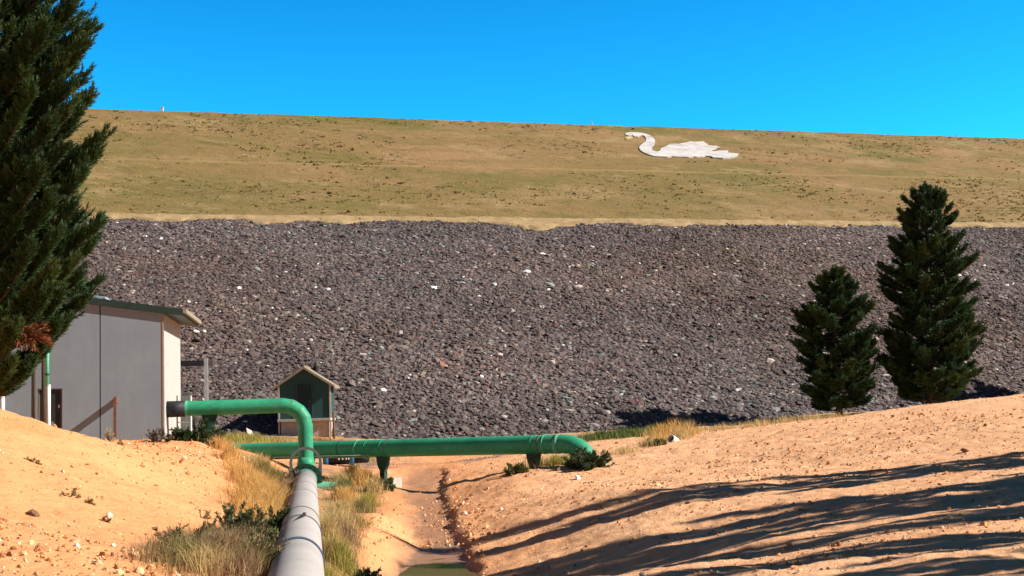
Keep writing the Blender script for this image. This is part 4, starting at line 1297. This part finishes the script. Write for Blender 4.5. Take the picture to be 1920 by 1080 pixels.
x_p = -1.56
pz = P(225, 744, bd - 0.6)[2] - BZ
root = empty('rusty_post', wl(x_p, -0.42, -0.3), 'rusty steel post with a short beam tied back to the concrete wall', 'post', rz=R(YAW))
m = MB(); m.box((-0.05, -0.05, -0.2), (0.05, 0.05, pz + 0.3)); m.build('post', M_rust, root)
m = MB(); m.box((-0.05, 0.05, pz + 0.10), (0.05, 0.415, pz + 0.30)); m.build('beam', M_rust, root)
m = MB(); m.box((-0.11, -0.11, -0.2), (0.11, 0.11, 0.55)); o = m.build('base_sleeve', mat_simple('orange_rust', (0.45, 0.17, 0.06), None, 7, 0.9), root)

# posts in front of the door
def post(name, px, py_top, d, r, mat, label, h0=-1.0, cat='post', n=12, cap=None):
    top = P(px, py_top, d)
    z = gz(top[0], top[1])[0]
    root = empty(name, (top[0], top[1], z), label, cat)
    m = MB(); m.tube([(top[0], top[1], z - 0.3), (top[0], top[1], top[2])], r, n); m.build('shaft', mat, root, True, True)
    m = MB(); m.tube([(top[0], top[1], top[2]), (top[0], top[1], top[2] + 0.03)], [r * 1.15, r * 0.9], n); m.build('cap', cap or mat, root, True, True)
    return root


post('timber_post', 83, 640, 40.6, 0.085, M_brown, 'dark timber post with the green drainpipe in front of the door')
r_ = post('white_post', 91.5, 723, 40.3, 0.06, M_white, 'white round post in front of the dark door')
gp = P(88.5, 660, 40.35); g2 = P(90.5, 724, 40.35)
root = empty('green_downpipe', (gp[0], gp[1], g2[2]), 'pale green drainpipe coming down above the white post', 'pipe')
m = MB(); m.tube([(gp[0], gp[1], gp[2] + 0.6), (gp[0], gp[1], g2[2])], 0.06, 14); m.build('pipe_body', M_green2, root, True, True)
m = MB(); m.tube([(gp[0], gp[1], g2[2] + 0.35), (gp[0], gp[1], g2[2] + 0.42)], 0.07, 14); m.build('clip', M_dkgreen, root, True, True)
post('steel_post', 64.5, 640, 41.0, 0.05, M_brown, 'dark brown post at the left end of the door wall')
post('steel_post', 72, 730, 40.4, 0.03, M_conc, 'thin cream post between the two dark posts by the door')
post('marker_post', 5, 746, 29.6, 0.05, M_white, 'short white marker post on top of the orange mound')

# steel frame beyond the building
f1 = P(386, 672, 50.5); fz = gz(f1[0], f1[1])[0]
root = empty('gantry', (f1[0], f1[1], fz), 'grey steel post and dark overhead beam beside the far corner of the building', 'gantry', rz=R(YAW))
m = MB(); m.box((-0.075, -0.075, -0.3), (0.075, 0.075, f1[2] - fz)); m.build('post', mat_simple('pale_steel', (0.36, 0.37, 0.38), (0.28, 0.29, 0.30), 5, 0.6), root)  # pale tone paints the post as lit
m = MB(); m.box((-1.75, -0.07, f1[2] - fz - 0.30), (-0.075, 0.07, f1[2] - fz - 0.08)); m.build('beam', M_black, root)  # black colour paints in the shade on this beam
# cabinet and rail posts
f2 = P(350, 738, 47.6); fz = gz(f2[0], f2[1])[0]
root = empty('meter_cabinet', (f2[0], f2[1], fz), 'slim pale cabinet standing beside the far end of the white wall', 'cabinet', rz=R(YAW))
m = MB(); m.box((-0.16, -0.2, -0.2), (0.16, 0.2, f2[2] - fz)); m.build('body', M_grey, root, bevel=0.01)
m = MB(); m.box((-0.19, -0.23, f2[2] - fz), (0.19, 0.23, f2[2] - fz + 0.04)); m.build('lid', M_grey, root)
m = MB(); m.box((0.161, -0.15, 0.1), (0.175, 0.15, f2[2] - fz - 0.1)); m.build('door', M_white, root)  # white panel paints the cabinet's right face as sunlit
root = empty('railing', wl(0.35, 0.6, -0.2), 'low railing of thin grey posts along the sunlit white wall', 'railing', rz=R(YAW))
rt = P(323, 742, 43.2)[2] - (BZ - 0.2)
for y in (0.15, 1.5, 2.9, 4.2):
    m = MB(); m.box((-0.02, y - 0.02, -0.3), (0.02, y + 0.02, rt)); m.build('post', M_grey, root)
m = MB(); m.box((-0.015, 0.17, rt * 0.55), (0.015, 4.18, rt * 0.55 + 0.03)); m.build('rail', M_grey, root)

# ------------------------------------------------------------------ gauge hut
hd = 73.0
hc = P(572, 815, hd)
hz = hc[2] - 0.1
S_ = hd / FPX
root = empty('gauge_hut', (hc[0], hc[1], hz), 'small dark green gabled hut on a concrete plinth at the foot of the rock slope', 'hut', rz=R(2.5))
hw = 1.46; hl = 2.6
zf = P(572, 785, hd)[2] - hz; ze_ = P(572, 722, hd)[2] - hz; zr = P(572, 692, hd)[2] - hz
M_hut = mat_simple('dark_green_boards', (0.028, 0.075, 0.072), (0.022, 0.06, 0.058), 3, 0.75, 0.2, stretch=(6, 6, 0.4))
m = MB(); m.prism([(-hw, zf + 0.002), (hw, zf + 0.002), (hw, ze_), (0, zr), (-hw, ze_)], 0, hl); m.build('wall', M_hut, root)
m = MB(); m.box((-hw + 0.05, 0.04, -0.6), (hw - 0.03, hl - 0.05, zf - 0.15)); m.build('plinth', M_conc, root)
m = MB(); m.box((-hw - 0.08, -0.5, zf - 0.148), (hw + 0.1, hl + 0.05, zf)); m.build('deck', M_conc, root, bevel=0.01)
m = MB(); m.box((-0.42, -0.035, zf + 0.004), (0.42, -0.003, zf + 2.05)); dr = m.build('door', mat_simple('door_green', (0.014, 0.034, 0.034), None, 3, 0.7), root)
m = MB()
m.box((-0.49, -0.05, zf + 0.004), (-0.422, -0.002, zf + 2.12)); m.box((0.422, -0.05, zf + 0.004), (0.49, -0.002, zf + 2.12)); m.box((-0.42, -0.05, zf + 2.052), (0.42, -0.002, zf + 2.12)); m.build('door_frame', M_hut, dr)
m = MB(); m.box((0.30, -0.06, zf + 0.95), (0.34, -0.036, zf + 1.1)); m.build('handle', M_grey, dr)
M_tile = mat_simple('weathered_roof', (0.30, 0.25, 0.175), (0.20, 0.165, 0.12), 5, 0.85, 0.4)
sl = (zr - ze_) / hw
for sgn in (-1, 1):
    m = MB()
    xo = 1.82
    pr = [(0, zr + 0.01), (sgn * xo, zr + 0.01 - sl * xo), (sgn * xo, zr + 0.15 - sl * xo), (0, zr + 0.15)]
    m.prism(pr if sgn < 0 else pr[::-1], -0.28, hl + 0.25)
    m.build('roof', M_tile, root)
m = MB(); m.tube([(0, -0.28, zr + 0.16), (0, hl + 0.25, zr + 0.16)], 0.07, 8); m.build('ridge_cap', M_tile, root)
m = MB(); m.box((hw + 0.004, -0.06, -0.5), (hw + 0.10, 0.06, ze_ + 0.02)); m.build('corner_post', M_conc, root)
m = MB(); m.box((-hw - 0.10, -0.06, -0.5), (-hw - 0.004, 0.06, ze_ + 0.02)); m.build('corner_post', M_conc, root)
post('steel_post', 625.5, 775, 72.0, 0.07, M_rust, 'rust-red post standing right of the green hut')

# ------------------------------------------------------------------ white swan on the grass slope
n_sl = np.array((-SL * DN[0], -SL * DN[1], 1.0)); n_sl /= np.linalg.norm(n_sl)
p_sl = np.append(D0 + DN * B2, ZB)


def on_slope(px, py):
    r = ray(px, py); o_ = np.array((0, 0, CZ))
    return o_ + r * ((p_sl - o_) @ n_sl / (r @ n_sl))


OUT = [(215, 225), (245, 208), (300, 202), (370, 204), (430, 212), (490, 225), (545, 248), (585, 280), (605, 315), (600, 350), (578, 375), (560, 395), (560, 420), (580, 440), (610, 452), (640, 455), (665, 440), (685, 405), (715, 395), (765, 375), (790, 355), (850, 352), (905, 355), (950, 345), (1010, 335), (1060, 320), (1110, 328), (1165, 325), (1230, 320), (1245, 340), (1280, 355), (1275, 370), (1340, 380), (1385, 378), (1420, 392), (1455, 410), (1400, 405), (1370, 415), (1340, 425), (1325, 445), (1380, 450), (1430, 440), (1480, 440), (1545, 440), (1535, 465), (1590, 472), (1675, 480), (1655, 505), (1600, 520), (1540, 530), (1480, 535), (1420, 530), (1350, 528), (1325, 512), (1290, 508), (1250, 505), (1225, 515), (1140, 520), (1100, 515), (1040, 525), (960, 520), (880, 518), (820, 512), (765, 522), (700, 518), (640, 515), (580, 510), (520, 490), (460, 465), (415, 435), (398, 405), (410, 380), (445, 350), (480, 320), (490, 290), (475, 260), (445, 240), (410, 245), (385, 262), (340, 258), (310, 240), (270, 245), (235, 240)]
BEAK = [(218, 285), (235, 265), (280, 258), (320, 262), (295, 275), (250, 288)]


def slope_slab(name, outl, mat, parent, th):
    import bmesh
    bm = bmesh.new()
    q = [on_slope(1140 + x / 6.857, 220 + y / 6.857) for x, y in outl]
    l = np.array(parent.location)
    vs = [bm.verts.new(tuple(p - l - n_sl * 0.6)) for p in q]
    face = bm.faces.new(vs)
    r = bmesh.ops.extrude_face_region(bm, geom=[face])
    bmesh.ops.translate(bm, verts=[v for v in r['geom'] if isinstance(v, bmesh.types.BMVert)], vec=Vector(n_sl * (th + 0.6)))
    bmesh.ops.recalc_face_normals(bm, faces=bm.faces)
    bmesh.ops.triangulate(bm, faces=[f_ for f_ in bm.faces if len(f_.verts) > 4])
    me = bpy.data.meshes.new(name); bm.to_mesh(me); bm.free()
    me.materials.append(mat)
    o_ = bpy.data.objects.new(name, me); COL.objects.link(o_); o_.parent = parent
    return o_


t = NT('white_stones')
co = t.coord()
cc = t.ramp(t.noise(co, 0.35, 6, 0.75), [(0.35, (0.43, 0.405, 0.41)), (0.6, (0.54, 0.52, 0.515))])
cc = t.mix(cc, (0.22, 0.19, 0.165), t.ramp(t.noise(t.coord((0.3, 1, 1)), 0.8, 6, 0.8, 0.8), [(0.50, 0.0), (0.66, 0.8)]))
t.base(cc, 0.9)
t.bump(t.noise(co, 1.6, 5, 0.75), 0.5, 0.15)
sq = on_slope(1260, 285)
root = empty('swan_figure', sq, 'large white swan figure laid out on the grass slope of the dam', 'hillside figure')
slope_slab('body', OUT, t.m, root, 0.16)
o = slope_slab('lower_beak', BEAK, mat_simple('pale_yellow_stones', (0.48, 0.40, 0.24), None, 2, 0.9), root, 0.16)

# marker posts on the crest
for px, py, hpx, lab in ((304, 205, 9, 'tallest white marker post on the left of the dam crest'), (1110, 236, 8, 'thin white marker post on the crest left of the swan'), (1793, 258, 6, 'small white marker post on the crest above the tall pine')):
    r = ray(px, py)
    cc_ = D0 + DN * (B3 + 0.6)
    tt = (cc_ @ DN) / (r[:2] @ DN)
    q = np.array((r[0] * tt, r[1] * tt, ZC - 0.1))
    root = empty('marker_post', q, lab, 'post', 'marker posts on the dam crest')
    wdt = 0.32 if px == 304 else 0.14
    m = MB(); m.box((-wdt / 2, -0.1, -0.6), (wdt / 2, 0.1, hpx * tt / FPX + 0.1)); m.build('shaft', M_white, root, bevel=0.02)
    m = MB(); m.box((-wdt / 2 - 0.03, -0.13, hpx * tt / FPX + 0.1), (wdt / 2 + 0.03, 0.13, hpx * tt / FPX + 0.16)); m.build('cap', M_white, root)

# ------------------------------------------------------------------ loose stones one can pick out
for px, py, d, s, colr, lab in [(455, 876, 41, 0.16, (0.72, 0.68, 0.62), 'white rag-like stone in the grass left of the steel ring'), (1083, 882, 37, 0.13, (0.70, 0.66, 0.62), 'pale stone on the edge of the field shadow'),
                                (1048, 871, 40, 0.10, (0.66, 0.55, 0.42), 'pale stone in front of the shrub at the green pipe end'), (1810, 838, 30, 0.11, (0.22, 0.12, 0.07), 'dark flat clod of earth on the upper right of the field'),
                                (118, 880, 24, 0.07, (0.66, 0.52, 0.38), 'small pale stone on the orange mound'), (62, 945, 19, 0.10, (0.20, 0.11, 0.06), 'dark clod on the lower left of the orange mound'), (205, 968, 20.7, 0.08, (0.72, 0.6, 0.46), 'bright stone at the middle of the orange mound'),
                                (468, 812, 66, 0.42, (0.55, 0.47, 0.40), 'pale boulder on the green patch behind the cross pipe')]:
    q = ground_at(px, py, d, -s * 0.25)
    v, f = stones(q[None], np.array([s]), (1.2, 0.9, 0.6), 0.2)
    root = mesh_np('stone', v - q, f, M_clod, col=np.tile(np.array(colr), (20, 1)))
    root.location = Vector(q)
    tag(root, lab, 'stone')
